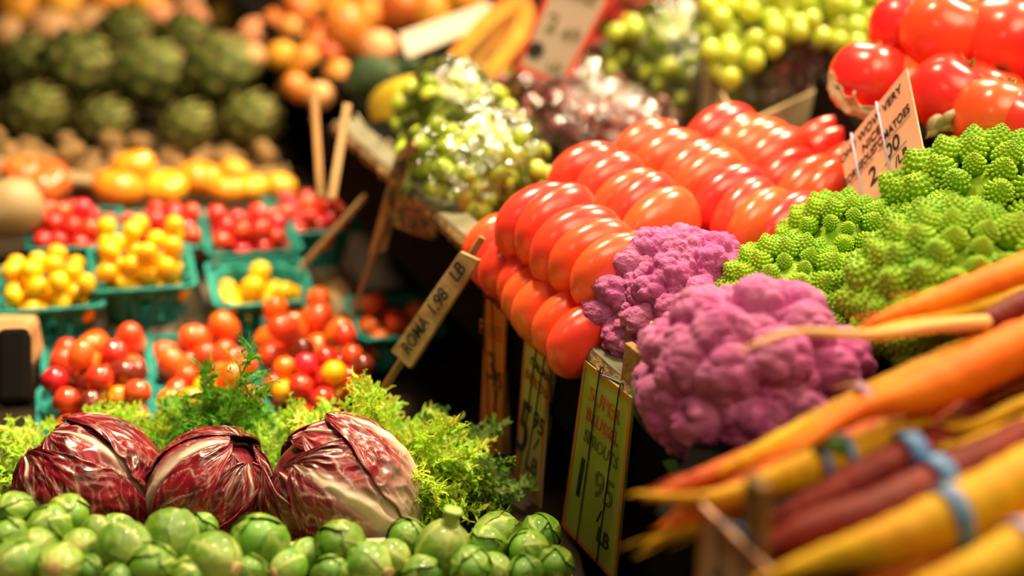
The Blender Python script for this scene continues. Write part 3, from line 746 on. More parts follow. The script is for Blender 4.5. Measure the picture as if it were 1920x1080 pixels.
plank('wood_post', P(28, 760, 1.30), P(28, 620, 1.32), .03, .03, M_black, 'dark upright post at the left edge beside the front left basket', 'post')
# ginger roots
def knob(seed):
    rr = random.Random(seed); b = MB()
    for k in range(3):
        v, f = revolve(ell_prof(1, 1.2, 8), 12); s = rr.uniform(.5, .8)
        q = Matrix.Rotation(rr.uniform(0, 3), 3, V(rr.random(), rr.random(), rr.random()).normalized())
        off = V(rr.uniform(-.6, .6), rr.uniform(-.6, .6), rr.uniform(-.3, .3))
        b.add([q @ (Vector(p)*s)+off for p in v], f)
    return b.mesh('root', M_root)
ME_kn = [knob(i) for i in range(4)]
rr_ = random.Random(8)
c0 = W(270, 292, .09); pts = heap(46, .017, lambda X, Y: True, .050, rr_, (-.28, .19, -.05, .06), 20)
RT = []
for i, q in enumerate(pts):
    o = obj('ginger_root', ME_kn[i % 4], None, (c0.x+q[0]*.97, c0.y+q[1]+q[0]*.22, q[2]), (rr_.uniform(0, 3), rr_.uniform(0, 3), 0), .019)
    tag(o, 'x', 'root', 'tan roots heaped in front of the artichokes'); RT.append(o)
rank_labels(RT, .019, lambda o, i, j: 'knobbly tan root, %s row down, %s from left, in front of artichokes' % (i, j), 'tan root buried in the heap in front of the artichokes')
# artichokes
def artichoke(seed):
    rr = random.Random(seed); b = MB(); n = 40
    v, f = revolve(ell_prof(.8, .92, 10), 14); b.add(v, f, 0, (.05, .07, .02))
    for i in range(n):
        t = (i+.5)/n; phi = 1.25-2.55*t; a = i*2.39996   # from the tip down
        c = V(math.cos(phi)*math.cos(a)*.86, math.cos(phi)*math.sin(a)*.86, math.sin(phi)*.98)
        nrm = V(c.x, c.y, c.z*.7).normalized(); up = (V(0, 0, 1)-nrm*nrm.z).normalized(); sd = up.cross(nrm)
        L = .58+.36*math.sin(math.pi*min(1, t*.9+.1)); Wd = L*.52; vs = []; cs = []
        for r_ in range(6):
            u = r_/5; wd = Wd*math.sin(math.pi*(.22+.74*u))**.8*(1-.1*u)
            for k in range(5):
                x = k/4*2-1
                p = c+up*(u-.4)*L+sd*x*wd+nrm*(.04+.30*u-.16*x*x-.06*u*u)
                vs.append(p); g = mixc((.018, .028, .006), (.27, .33, .07), u*1.2-.3+rr.uniform(-.15, .15));  # bases darkened: shade of the gaps is put into the bract colour
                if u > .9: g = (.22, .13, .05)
                cs.append(g)
        fs = [(i_*5+k, i_*5+k+1, i_*5+k+6, i_*5+k+5) for i_ in range(5) for k in range(4)]
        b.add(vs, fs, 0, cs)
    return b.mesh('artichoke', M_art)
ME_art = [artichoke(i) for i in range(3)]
v, f = revolve([(.24, -.85), (.22, -1.3), (.24, -1.35), (.01, -1.36)], 12); ME_arts = mesh('stem', v, f, M_gstem)
AR = [(68, 218, 62, 2.0, 'lower row, at the left end'), (195, 232, 52, 1.98, 'lower row, second from the left end, shaded'), (352, 240, 52, 1.97, 'lower row, brownish, third from the left end'), (470, 226, 56, 1.99, 'lower row, at the right end beside the price sticks'),
      (146, 130, 76, 2.12, 'upper row, largest, at the left'), (278, 140, 66, 2.12, 'upper row, in the middle'), (412, 135, 68, 2.12, 'upper row, at the right'), (235, 66, 56, 2.3, 'dark, behind the upper row towards the left'),
      (345, 74, 52, 2.3, 'dark, behind the upper row towards the right'), (55, 120, 56, 2.2, 'behind the left end of the upper row')]
for i, (x, y, r, D, lb) in enumerate(AR):
    t = empty('artichoke', P(x, y, D), 'green artichoke, '+lb, 'artichoke', 'artichokes piled in two rows'); s = r/FPX*D*.93
    ax = V(.75+rnd.uniform(-.3, .3), rnd.uniform(-.7, .0), rnd.uniform(.2, .6)); t.rotation_euler = frame_q(ax).to_euler()
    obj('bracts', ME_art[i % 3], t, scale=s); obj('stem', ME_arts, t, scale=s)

# ------------------------------------------------------------------ fruit at the back
ME_ball = {k: shift_mesh(k, ell_prof(1, .95, 14, .12), 24, None, mm) for k, mm in dict(peach=M_peachf, orange=M_orange, onion=M_onion, mango=M_mango).items()}
ME_mang = shift_mesh('mango', ell_prof(.8, 1.1, 14, .03, .85), 24, lambda a, t: 1+.08*math.cos(a), M_mango)
ME_pearm = mesh('pear', *revolve([(.01, -1), (.5, -.9), (.75, -.5), (.72, -.1), (.45, .4), (.3, .75), (.18, .95), (.01, 1)], 20), M_pear)
FR = [('mango', 560, 20, 34, 2.45, 'orange mango on the top edge behind the left stick'), ('mango', 585, 95, 34, 2.35, 'reddish mango between the thin grey stick and the two tall ones'), ('orange', 528, 105, 30, 2.3, 'orange half hidden behind the far brown stick'), ('mango', 620, 105, 36, 2.3, 'yellow-orange mango behind the top of the tall sticks'), ('mango', 560, 165, 30, 2.2, 'small orange mango lowest left of the tall sticks'), ('peach', 600, 180, 28, 2.15, 'small blush peach between the two tall sticks'), ('mango', 520, 50, 32, 2.45, 'orange mango left of the far brown stick'), ('orange', 640, 30, 36, 2.5, 'bright orange behind the large red mango'), ('orange', 40, 18, 44, 2.75, 'orange at the far left top edge'), ('onion', 95, 62, 48, 2.5, 'tan onion behind the left artichoke'), ('orange', 120, 12, 46, 2.75, 'orange second along the top edge'), ('onion', 165, 52, 44, 2.55, 'tan onion right of the first one behind the artichokes'),
      ('orange', 205, 8, 46, 2.75, 'orange third along the top edge'), ('orange', 275, 16, 42, 2.7, 'orange fourth along the top edge, above the dark artichoke'), ('peach', 300, 38, 36, 2.55, 'blush peach behind the middle artichokes'), ('peach', 362, 48, 40, 2.5, 'blush peach above the right artichoke'),
      ('onion', 350, 2, 40, 2.8, 'tan onion on the top edge left of the green pear'), ('onion', 20, 70, 40, 2.5, 'tan onion at the left edge behind the artichokes'), ('peach', 480, 68, 36, 2.45, 'dull peach right of the green pear'), ('onion', 470, 110, 30, 2.35, 'small tan onion above the lower right artichoke'), ('orange', 505, 12, 36, 2.7, 'bright orange left of the pink fruit'),
      ('orange', 590, 22, 40, 2.6, 'bright orange behind the price sticks'), ('mango', 548, 60, 32, 2.4, 'orange mango between the price sticks'), ('mango', 570, 120, 34, 2.25, 'orange mango low behind the sticks'), ('mango', 632, 150, 36, 2.2, 'orange-red mango above the pair of tall sticks'),
      ('mango', 655, 62, 56, 2.3, 'large red and yellow mango left of the avocado'), ('peach', 712, 92, 36, 2.2, 'pale pink peach above the avocado'), ('mango', 745, 22, 48, 2.45, 'orange mango behind the white card, left end'), ('mango', 620, 8, 40, 2.6, 'yellow mango on the top edge'),
      ('peach', 700, -6, 44, 2.6, 'peach cut by the top edge over the large mango'), ('mango', 805, 28, 46, 2.45, 'orange mango behind the middle of the white card'), ('orange', 868, -2, 42, 2.6, 'orange cut by the top edge above the white card'), ('onion', 430, 92, 30, 2.4, 'small brownish onion right of the top artichokes'),
      ('orange', 690, 30, 34, 2.45, 'small orange between the large mango and the white card'), ('orange', 780, -10, 40, 2.65, 'orange at the top edge over the white card'), ('mango', 600, 75, 34, 2.4, 'yellow mango just left of the large red one')]
for i, (kd, x, y, r, D, lb) in enumerate(FR):
    D *= .90 if x > 460 else .94
    s = r/FPX*D; me = ME_mang if kd == 'mango' else ME_ball[kd]
    t = empty(kd, P(x, y, D), lb, kd, 'fruit heaped at the back'); t.rotation_euler = (rnd.uniform(-.8, .8), rnd.uniform(-.8, .8), rnd.uniform(0, 6))
    obj('fruit', me, t, scale=s)
    v, f = tube([(0, 0, .80), (.02, 0, 1.0)], [.07, .05], 6); obj('stem', mesh('stem', v, f, M_twig), t, scale=s)
t = empty('pear', P(432, 18, 2.42), 'yellow-green pear on the top edge above the artichokes', 'pear'); t.rotation_euler = (.3, .3, 0)
obj('fruit', ME_pearm, t, scale=.044); v, f = tube([(0, 0, .97), (.05, 0, 1.3)], [.05, .04], 6); obj('stem', mesh('stem', v, f, M_twig), t, scale=.044)
t = empty('pink_fruit', P(535, 12, 2.45), 'small pink fruit on the top edge between two oranges', 'fruit'); obj('fruit', shift_mesh('pf', ell_prof(1, .95, 12, .1), 20, None, mat('pink skin', (.7, .08, .08), .4)), t, scale=.034)
v, f = tube([(0, 0, .8), (.02, 0, 1)], [.07, .05], 6); obj('stem', mesh('stem', v, f, M_twig), t, scale=.034)

# avocados
for i, (x, y, r, D, lb) in enumerate([(705, 150, 62, 1.9, 'dark green avocado under the pale pink peach'), (765, 128, 34, 1.93, 'smaller green avocado touching the papaya')]):
    t = empty('avocado', P(x, y, D), lb, 'avocado'); t.rotation_euler = (.9, .5, .3)
    v, f = revolve([(.01, -1), (.5, -.9), (.8, -.5), (.82, -.1), (.6, .45), (.4, .85), (.2, 1.02), (.01, 1.05)], 24)
    obj('fruit', mesh('avocado', v, f, M_avo), t, scale=r/FPX*D); v, f = tube([(0, 0, 1.03), (.02, 0, 1.1)], [.08, .07], 6); obj('stem', mesh('stem', v, f, M_twig), t, scale=r/FPX*D)
# papaya halves
def half_papaya(a, b, wd, facing, label):
    a, b = Vector(a), Vector(b); L = (b-a).length/2; t = empty('papaya_half', (a+b)/2, label, 'papaya')
    t.rotation_euler = frame_q(facing, b-a).to_euler()     # local X along the length, Z out of the cut face
    def sec(x): return max(.02, (1-abs(x)**2.4))**.5*wd*(1+.10*x)
    sk = MB(); N_, K = 26, 14; vs = []
    for i in range(N_+1):
        x = -1+2*i/N_; r = sec(x*.999)
        for k in range(K+1): an = math.pi*k/K; vs.append((x*L, r*math.cos(an), -r*math.sin(an)*.9))
    fs = [(i*(K+1)+k, i*(K+1)+k+1, (i+1)*(K+1)+k+1, (i+1)*(K+1)+k) for i in range(N_) for k in range(K)]
    obj('skin', mesh('skin', vs, fs, M_paps), t)
    vs = []; J = 20
    for i in range(N_+1):
        x = -1+2*i/N_; r = sec(x*.999)
        for k in range(J+1):
            y = -1+2*k/J; hol = .42*max(0, 1-(x/.78)**2)**.5; dpt = 0
            if abs(y) < hol: dpt = .35*wd*(1-(y/hol)**2)
            vs.append((x*L, r*y, -dpt+.0005))
    fs = [(i*(J+1)+k, (i+1)*(J+1)+k, (i+1)*(J+1)+k+1, i*(J+1)+k+1) for i in range(N_) for k in range(J)]
    obj('flesh', mesh('flesh', vs, fs, M_pap), t)
    # seed ridges left in the hollow
    for sg in (-1, 1):
        v, f = tube([(x*L, sg*.30*wd*max(.05, 1-(x/.8)**2)**.5, -.08*wd) for x in [-.7+.1*i for i in range(15)]], [.006*(1-abs(-.7+.1*i)) + .001 for i in range(15)], 6)
        obj('seed_line', mesh('seeds', v, f, M_seed), t)
half_papaya(P(806, 160, 1.80), P(996, 42, 1.90), .042, V(-.30, -.72, .62), 'cut papaya half showing orange flesh, beside the red-edged sign')
v, f = revolve(ell_prof(1, 1.5, 16, .03, .85, .1), 30, lambda a, t: 1+.04*math.cos(5*a))
t = empty('papaya', P(765, 205, 1.76), 'whole yellow-green papaya below the cut one', 'papaya'); t.rotation_euler = (.3, 1.1, -.5)
obj('fruit', mesh('papaya', v, f, M_paps), t, scale=.046)
v, f = tube([(0, 0, 1.42), (.03, 0, 1.62)], [.12, .09], 7); obj('stem', mesh('stem', v, f, M_twig), t, scale=.046)
v, f = revolve(ell_prof(1, 1.4, 14, .03), 24)
t = empty('papaya', P(905, 178, 1.88), 'dark olive papaya lying under the cut papaya half', 'papaya'); t.rotation_euler = (.3, 1.3, .3)
obj('fruit', mesh('papaya', v, f, M_paps), t, scale=.048); v, f = tube([(0, 0, 1.3), (.03, 0, 1.5)], [.12, .09], 7); obj('stem', mesh('stem', v, f, M_twig), t, scale=.048)
# white card lying among the mangoes
def card(name, corners, th, mats, label, cat, border=0, face=None):
    """a rectangular card through TL,TR,BR,BL (world points, made planar); returns the empty, local frame x right, y up, z out"""
    TL, TR, BR, BL = [Vector(c) for c in corners]; c = (TL+TR+BR+BL)/4
    X = ((TR-TL)+(BR-BL)).normalized(); Y = ((TL-BL)+(TR-BR)); Y = (Y-X*Y.dot(X)).normalized(); Z = X.cross(Y)
    t = empty(name, c, label, cat); t.rotation_euler = Matrix((X, Y, Z)).transposed().to_euler()
    M3 = Matrix((X, Y, Z)); loc = [M3 @ (q-c) for q in (BL, BR, TR, TL)]
    loc = [V(q.x, q.y, 0) for q in loc]
    vs = [q+V(0, 0, -th) for q in loc]+[q.copy() for q in loc]
    fs = [(3, 2, 1, 0), (4, 5, 6, 7), (0, 1, 5, 4), (1, 2, 6, 5), (2, 3, 7, 6), (3, 0, 4, 7)]
    obj('card', mesh('card', vs, fs, mats[0], False), t)
    if border:
        inn = []
        for q in loc: inn.append(V(q.x-math.copysign(border, q.x), q.y-math.copysign(border*1.2, q.y), 0))
        b = MB(); z = V(0, 0, .0005)
        b.add([q+z for q in loc]+[q+z for q in inn], [(0, 1, 5, 4), (1, 2, 6, 5), (2, 3, 7, 6), (3, 0, 4, 7)])
        obj('border', b.mesh('border', mats[1], False), t)
    t['w'] = (loc[1]-loc[0]).length; t['h'] = (loc[3]-loc[0]).length
    return t, loc
def write(t, txt, x, y, size, mt, rot=0, sx=1, shear=.15, thick=.0006):
    c = bpy.data.curves.new('lettering_font', 'FONT'); c.body = txt; c.size = size; c.align_x = 'CENTER'; c.align_y = 'CENTER'; c.shear = shear; c.extrude = .0002
    c.offset = thick*.35; c.materials.append(mt)
    tmp = bpy.data.objects.new('tmp', c); COL.objects.link(tmp); dg = bpy.context.evaluated_depsgraph_get(); me = bpy.data.meshes.new_from_object(tmp.evaluated_get(dg)); bpy.data.objects.remove(tmp); bpy.data.curves.remove(c)
    o = obj('lettering', me, t, (x, y, .0009), (0, 0, rot), (sx, 1, 1)); return o
t, _ = card('price_card', [P(748, 66, 1.95), P(915, 2, 2.05), P(940, 36, 2.02), P(765, 104, 1.9)], .002, [M_cream], 'plain white card lying across the mangoes', 'card')
# red bordered sign
t, L_ = card('price_sign', [P(1035, -40, 1.66), P(1150, -10, 1.66), P(1058, 165, 1.70), P(965, 128, 1.70)], .002, [M_cream, M_red], 'white price sign with red border standing among the bagged grapes', 'sign', .006)
write(t, 'GRAPES', 0, .052, .018, M_inkg); write(t, '2', -.016, .008, .034, M_inkg, .1, 1, .15, .0001); write(t, '49', .012, .0, .026, M_inkg, .1, 1, .15, .0001)
write(t, '\u2022', -.030, -.035, .09, M_ink); write(t, 'LB', .004, -.045, .018, M_inkg)
vs, fs = box((-.003, -.14, -.006), (.003, -.04, -.002)); obj('stake', mesh('stake', vs, fs, M_wood2, False), t)

# ------------------------------------------------------------------ grapes in bags and loose
ME_gg = mesh('grape', *revolve(ell_prof(1, 1.12, 10), 16), M_grape); ME_gr = mesh('grape', *revolve(ell_prof(1, 1.1, 10), 16), M_grapr)
def bunch(c, ax, ay, r, n, me, label, seed, tops=.02, zlift=0, bag=None, group='bunches of grapes'):
    rr = random.Random(seed); t = empty('grape_bunch', (c.x, c.y, c.z), label, 'grapes', group)
    pts = heap(n, r, lambda X, Y: (X/ax)**2+(Y/ay)**2 < 1, 0, rr, (-ax, ax, -ay, ay), 16, lambda X, Y: ((X/ax)**2+(Y/ay)**2)*.012)
    for q in pts:
        obj('grape', me, t, q, (rr.uniform(-1, 1), rr.uniform(-1, 1), 0), r*rr.uniform(.88, 1.1))
    zt = max(q[2] for q in pts)
    v, f = tube(spline([(-ax*.4, 0, zt*.4), (0, 0, zt*.7), (ax*.2, .01, zt+.6*r), (ax*.5, .02, zt+1.2*r)], 10), .002, 6)
    obj('stem', mesh('stem', v, f, M_twig), t)
    if bag: make_bag(c, ax+r*1.3, ay+r*1.3, zt+r*2.2, bag, seed)
    return t
def make_bag(c, a, b, h, label, seed):
    bm = bmesh.new(); bmesh.ops.create_icosphere(bm, subdivisions=6, radius=1)
    for v in bm.verts:
        p = v.co.copy(); s = seed*3.3
        n1 = abs(noise.noise(p*2.2+V(s, 0, 0))); n2 = abs(noise.noise(V(p.x*5, p.y*5, p.z*3)+V(0, s, 0))); n3 = noise.noise(p*11+V(0, 0, s))
        k = 1.03+.10*n1+.08*n2+.025*n3
        z = p.z*k; z = max(z, -.25)
        v.co = V(p.x*k*a, p.y*k*b, (z+.25)/1.25*h*.95)
    me = bpy.data.meshes.new('bag'); bm.to_mesh(me); bm.free(); me.materials.append(M_bag)
    me.polygons.foreach_set('use_smooth', [True]*len(me.polygons))
    o = obj('produce_bag', me, None, (c.x, c.y, c.z-.002)); o.rotation_euler = (0, 0, seed)
    tag(o, label, 'bag'); return o
# the bed board under the bagged fruit
BZ = .2335
G = 'grape bunches in clear bags'
bunch(W(885, 388, BZ), .086, .066, .0128, 80, ME_gg, 'green grapes in the large clear bag at the corner of the bin', 1, bag='large clear plastic bag bulging with green grapes at the bin corner', group=G)
bunch(W(845, 292, BZ), .070, .050, .0125, 62, ME_gg, 'green grapes in the clear bag behind the corner bag', 2, bag='clear plastic bag of green grapes under the papaya', group=G)
bunch(W(1110, 285, BZ), .105, .056, .0122, 78, ME_gr, 'red grapes in the clear bag right behind the stacked tomatoes', 3, bag='clear plastic bag of red grapes touching the stacked tomatoes', group=G)
bunch(W(1050, 222, .2055), .10, .056, .0122, 74, ME_gr, 'red grapes in the clear bag below the red-edged sign', 4, bag='clear plastic bag of red grapes below the red-edged sign', group=G)
bunch(W(1240, 190, BZ), .092, .062, .0134, 100, ME_gg, 'pale green grapes in the tall clear bag right of the sign', 5, bag='tall clear plastic bag of pale green grapes right of the red-edged sign', group=G)
bunch(W(1340, 245, BZ), .105, .052, .0132, 85, ME_gg, 'pale green grapes in the flat bag behind the tomato rows', 6, bag='flat clear plastic bag of pale green grapes behind the tomato rows', group=G)
bunch(W(1486, 196, .285), .064, .040, .0138, 44, ME_gr, 'red grapes in the bag by the cardboard box edge', 7, bag='clear plastic bag of red grapes inside the cardboard box edge', group=G)
# loose green grapes hanging over the box
rr_ = random.Random(77)
def loose(cpts, n, label, seed):
    rr = random.Random(seed); t = empty('grape_bunch', P(*cpts[0]), label, 'grapes', 'loose green grape bunches'); o0 = t.location; pts = []
    for q in range(4000):
        x = rr.uniform(cpts[1][0], cpts[1][2]); y = rr.uniform(cpts[1][1], cpts[1][3]); D = cpts[2]+rr.uniform(-.02, .03)-(y)*.0003
        p = P(x, y, D)
        if not cpts[3](x, y): continue
        if all((p-a).length > .0235 for a in pts): pts.append(p)
        if len(pts) >= n: break
    for p in pts: obj('grape', ME_gg, t, p-o0, (rr.uniform(-.6, .6), rr.uniform(-.6, .6), 0), .0134*rr.uniform(.9, 1.12))
    v, f = tube(spline([V(0, 0, 0), V(.01, .01, .02), V(.03, .015, .035), V(.05, .01, .05)], 10), .002, 6); obj('stem', mesh('stem', v, f, M_twig), t)
loose([(1390, 70, 1.66), (1325, -30, 1500, 150), 1.66, lambda x, y: y < 155-.75*abs(x-1365) or y < 48], 75, 'loose green grape bunch at the top, trailing down left of the bagged red grapes', 1)
loose([(1590, 60, 1.66), (1470, -30, 1690, 115), 1.66, lambda x, y: y < 52+.30*(x-1470)], 85, 'loose green grape bunch at the top, touching the upper heap of tomatoes', 2)
# cardboard box holding them
def quadbox(name, a, b, h, th, mt, label, cat):
    a, b = Vector(a), Vector(b); d = (b-a); L = d.length; yaw = math.atan2(d.y, d.x); vs, fs = box((0, 0, -h), (L, th, 0))
    o = obj(name, mesh(name, vs, fs, mt, False), None, a, (0, 0, yaw)); bevel(o, .001); return tag(o, label, cat)
gb = empty('grape_box', W(1480, 190, .25), 'cardboard tray with a plain grey-brown front holding the grapes', 'box')
a, b_ = W(1385, 238, .345), W(1574, 150, .345)
for nm, p, q in (('front_panel', a, b_), ('side_panel', b_, b_+V(.02, .32, 0)), ('side_panel', a+V(-.02, .3, 0), a)):
    d = q-p; vs, fs = box((0, 0, -.085 if nm[0] == 'f' else -.06), (d.length, .004, 0)); 
    o = obj(nm, mesh(nm, vs, fs, M_card, False), gb, p-gb.location); o.rotation_euler = Matrix((d.normalized(), V(0, 0, 1).cross(d).normalized(), d.normalized().cross(V(0, 0, 1).cross(d).normalized()))).transposed().to_euler()
vs = [V(a.x, a.y, .275), V(b_.x, b_.y, .275), V(b_.x+.02, b_.y+.32, .285), V(a.x-.02, a.y+.32, .285)]; vs2 = [v_-V(0, 0, .004) for v_ in vs]
obj('tray_bottom', mesh('bt', [q-gb.location for q in vs+vs2], [(0, 1, 2, 3), (7, 6, 5, 4), (0, 4, 5, 1), (1, 5, 6, 2), (2, 6, 7, 3), (3, 7, 4, 0)], M_card, False), gb)

# strawberries in a teal basket at the top
v, f = revolve([(.01, -1.1), (.35, -.85), (.68, -.3), (.8, .2), (.7, .6), (.35, .8), (.01, .8)], 18); ME_st = mesh('strawberry', v, f, M_straw); ME_sts = star(.8, 7, .2)
for i, (x0, y0, n, lb, wh) in enumerate([(1170, 75, 12, 'teal basket of strawberries behind the tall grape bag', 'strawberry in the teal basket behind the tall grape bag'), (1290, 60, 14, 'second teal basket of strawberries, left of the loose grapes', 'strawberry in the basket beside the loose green grapes')]):
    c = P(x0, y0, 2.02); t = empty('pulp_basket', (c.x, c.y, c.z-.055), lb, 'basket'); t.rotation_euler = (0, 0, YB)
    o = obj('basket_body', ME_bask, t); so = o.modifiers.new('s', 'SOLIDIFY'); so.thickness = .0018; obj('rim', ME_rimr, t, (0, 0, .063))
    SB = []
    for q in heap(n+8, .019, lambda X, Y: True, -.02, rr_, (-.045, .045, -.045, .045), 20):
        s = empty('strawberry', (c.x+q[0], c.y+q[1], c.z+q[2]), wh, 'strawberry', wh.replace('strawberry', 'strawberries')); s.rotation_euler = (rr_.uniform(0, 3), rr_.uniform(0, 3), 0)
        obj('fruit', ME_st, s, scale=.02); obj('calyx', ME_sts, s, (0, 0, .015), scale=.02); SB.append(s)
    rank_labels(SB, .019, lambda o, i_, j: '%s row down, %s from left, %s' % (i_, j, wh), wh.replace('strawberry', 'strawberry buried'))
for i, (x, y, r, D, lb) in enumerate([(1262, 36, 34, 1.93, 'pale green fig on the strawberries near the top edge'), (1095, 170, 34, 1.72, 'yellow-green pear in a bag just right of the red-edged sign')]):
    t = empty('green_fig' if i == 0 else 'pear', P(x, y, D), lb, 'fig' if i == 0 else 'pear'); s = r/FPX*D
    obj('fruit', ME_ball['onion'].copy() if False else ME_pearm, t, scale=s); v, f = tube([(0, 0, .97), (.05, 0, 1.2)], [.06, .05], 6); obj('stem', mesh('stem', v, f, M_twig), t, scale=s)
# shelf boards under the far fruit

# ------------------------------------------------------------------ cauliflower
def fib(n, rr, zmin=-.9):
    out = []
    for i in range(n):
        z = 1-(1-zmin)*(i+.5)/n; a = i*2.39996+rr.uniform(-.25, .25); r = math.sqrt(max(0, 1-z*z)); out.append((r*math.cos(a), r*math.sin(a), z+rr.uniform(-.04, .04)))
    o = np.array(out); return o/np.linalg.norm(o, axis=1)[:, None]
def cauliflower(c, R, axis, n1, n2, label, seed, gaps=()):
    rr = random.Random(seed); bm = bmesh.new(); bmesh.ops.create_icosphere(bm, subdivisions=7, radius=1)
    vs = np.array([v.co[:] for v in bm.verts]); fs = [[v.index for v in f.verts] for f in bm.faces]; bm.free()
    vs += .05*np.stack([np.sin(vs[:, 1]*3+seed), np.sin(vs[:, 2]*4+seed), np.sin(vs[:, 0]*3.3+seed)], 1); vs /= np.linalg.norm(vs, axis=1)[:, None]
    F1 = fib(n1, rr, -.75); F2 = fib(n2, rr, -.9); F3 = fib(n2*6, rr, -.95)
    r1 = 1.9/math.sqrt(n1)*1.05; r2 = 1.9/math.sqrt(n2)*1.15; r3 = 1.9/math.sqrt(n2*6)*1.15
    sz = np.array([rr.uniform(.75, 1.15) for _ in range(n1)]); hh = np.array([rr.uniform(-.06, .05) for _ in range(n1)])
    d1 = np.linalg.norm(vs[:, None]-F1[None], axis=2)
    b1 = (np.sqrt(np.clip(1-(d1/(r1*sz))**2, 0, 1))*(1)+hh).max(1); b1 = np.maximum(b1, 0)
    def layer(F, r):
        o = np.zeros(len(vs))
        for i in range(0, len(vs), 4000):
            d = np.linalg.norm(vs[i:i+4000, None]-F[None], axis=2).min(1); o[i:i+4000] = np.sqrt(np.clip(1-(d/r)**2, 0, 1))
        return o
    b2, b3 = layer(F2, r2), layer(F3, r3)
    k = .76+.17*b1+.060*b2+.020*b3
    for g in gaps:
        g0 = np.array(g[:3]); g0 = g0/np.linalg.norm(g0); k -= g[4]*np.exp(-(np.linalg.norm(vs-g0, axis=1)/g[3])**2)
    P_ = vs*k[:, None]*np.array(R); under = vs[:, 2] < -.45
    P_[under, 2] = P_[under, 2]*.85
    t = empty('purple_cauliflower', c, label, 'cauliflower', 'purple cauliflowers'); t.rotation_euler = frame_q(axis).to_euler()
    obj('curd', mesh('curd', P_, fs, M_caul), t)
    v, f = revolve([(.3, -.55), (.32, -.8), (.28, -1.0), (.01, -1.02)], 14); obj('stalk', mesh('stalk', v, f, M_gstem), t, scale=R[0])
    for i in range(5):
        a = i*1.256+seed; b = MB(); pts = []
        for j in range(7):
            u = j/6; rad = .35+.55*math.sin(u*1.5); pts.append((rad, -.95+.62*u))
        vs_ = []
        for j, (rd_, z) in enumerate(pts):
            for k_ in range(7):
                x = (k_/6*2-1)*.38*math.sin(.6+j*.32); vs_.append(V(rd_*math.cos(a+x), rd_*math.sin(a+x), z+.03*math.cos(k_*2)))
        b.add(vs_, [(j*7+k_, j*7+k_+1, j*7+k_+8, j*7+k_+7) for j in range(6) for k_ in range(6)])
        o = obj('leaf', b.mesh('leaf', M_dleaf), t, scale=R[0]); so = o.modifiers.new('s', 'SOLIDIFY'); so.thickness = .02
    return t
c1 = cauliflower(P(1262, 572, 1.17), (.092, .078, .076), V(-.25, -.15, .95), 64, 620, 'smaller purple cauliflower, behind, touching the red tomatoes', 3, gaps=[(.05, -1, -.25, .30, .30), (.85, -.5, .25, .16, .22)])
c2 = cauliflower(P(1412, 722, 1.0), (.098, .085, .092), V(.15, -.25, .95), 36, 260, 'larger purple cauliflower in front, crossed by a thin carrot root', 8, gaps=[(.55, -.95, -.55, .25, .3)])
v, f = tube([P(1215, 668, 1.09), P(1238, 628, 1.08), P(1245, 612, 1.08)], [.010, .012, .012], 12)
tag(obj('leaf_stalk', mesh('stalk', v, f, M_gstem)), 'pale green cut leaf stalk poking out between the two cauliflowers', 'stalk')

# ------------------------------------------------------------------ romanesco
def floret(seed, nb=70):
    rr = random.Random(seed); b = MB()
    v, f = revolve([(.60, -.35), (.62, 0), (.52, .3), (.36, .6), (.16, .86), (.01, .95)], 12); b.add(v, f)
    cone = []
    for (r, z) in ((1, -.4), (.95, .15), (.62, .62), (.01, .95)): cone.append((r, z))
    for i in range(nb):
        t = (i+.6)/nb; h = 1-t; rad = .64*(1-h**1.35)**.9+.02; z = h*.98-.02; a = i*2.39996
        c = V(rad*math.cos(a), rad*math.sin(a), z); nrm = V(math.cos(a)*.85, math.sin(a)*.85, .65).normalized()
        s = .035+.095*t**.6; Mt = QM(frame_q(nrm), c)
        v, f = revolve([(r*s, zz*s*1.25) for r, zz in cone], 7); b.add(v, f[:-1], 0, None, Mt)
    return b
FB = [floret(i) for i in range(2)]
def romanesco(c, R, H, axis, n, label, seed, fs_=1.0, low=.0):
    rr = random.Random(seed); b = MB()
    v, f = revolve([(R*.5, -H*.7), (R*.8, -H*.15), (R*.72, H*.2), (R*.4, H*.6), (.005, H*.8)], 20); b.add(v, f)
    for i in range(n):
        t = (i+.3)/n; rad = R*math.sqrt(t)*1.0; ph = t**.5*(1.75+low); a = i*2.39996
        c0 = V(R*.86*math.sin(ph)*math.cos(a), R*.86*math.sin(ph)*math.sin(a), H*.86*math.cos(ph))
        nrm = V(c0.x/R**2, c0.y/R**2, c0.z/H**2).normalized(); nrm = (nrm+V(0, 0, .30)).normalized()
        s = R*fs_*(.16+.26*t**.5)*rr.uniform(.85, 1.15)
        if rr.random() < .04: continue
        fb = FB[i % 2]; Mt = QM(frame_q(nrm) @ Matrix.Rotation(rr.uniform(0, 6), 3, 'Z') @ Matrix.Diagonal((s, s, s*.95)), c0)
        b.add(fb.v, fb.f, 0, None, Mt)
    t = empty('romanesco', c, label, 'romanesco', 'romanesco heads'); t.rotation_euler = frame_q(axis).to_euler()
    obj('curd', b.mesh('curd', M_rmn), t)
    v, f = revolve([(.35, -.4), (.36, -.9), (.30, -1.0), (.01, -1.01)], 14); obj('stalk', mesh('stalk', v, f, M_gstem), t, scale=R)
    for i in range(4):
        a = i*1.57+seed; vs_ = []
        for j in range(7):
            u = j/6; rd_ = .35+.55*math.sin(u*1.5)
            for k_ in range(7): x = (k_/6*2-1)*.38*math.sin(.6+j*.32); vs_.append(V(rd_*math.cos(a+x), rd_*math.sin(a+x), -1.0+.55*u))
        o = obj('leaf', mesh('leaf', vs_, [(j*7+k_, j*7+k_+1, j*7+k_+8, j*7+k_+7) for j in range(6) for k_ in range(6)], M_gstem), t, scale=R); so = o.modifiers.new('s', 'SOLIDIFY'); so.thickness = .025
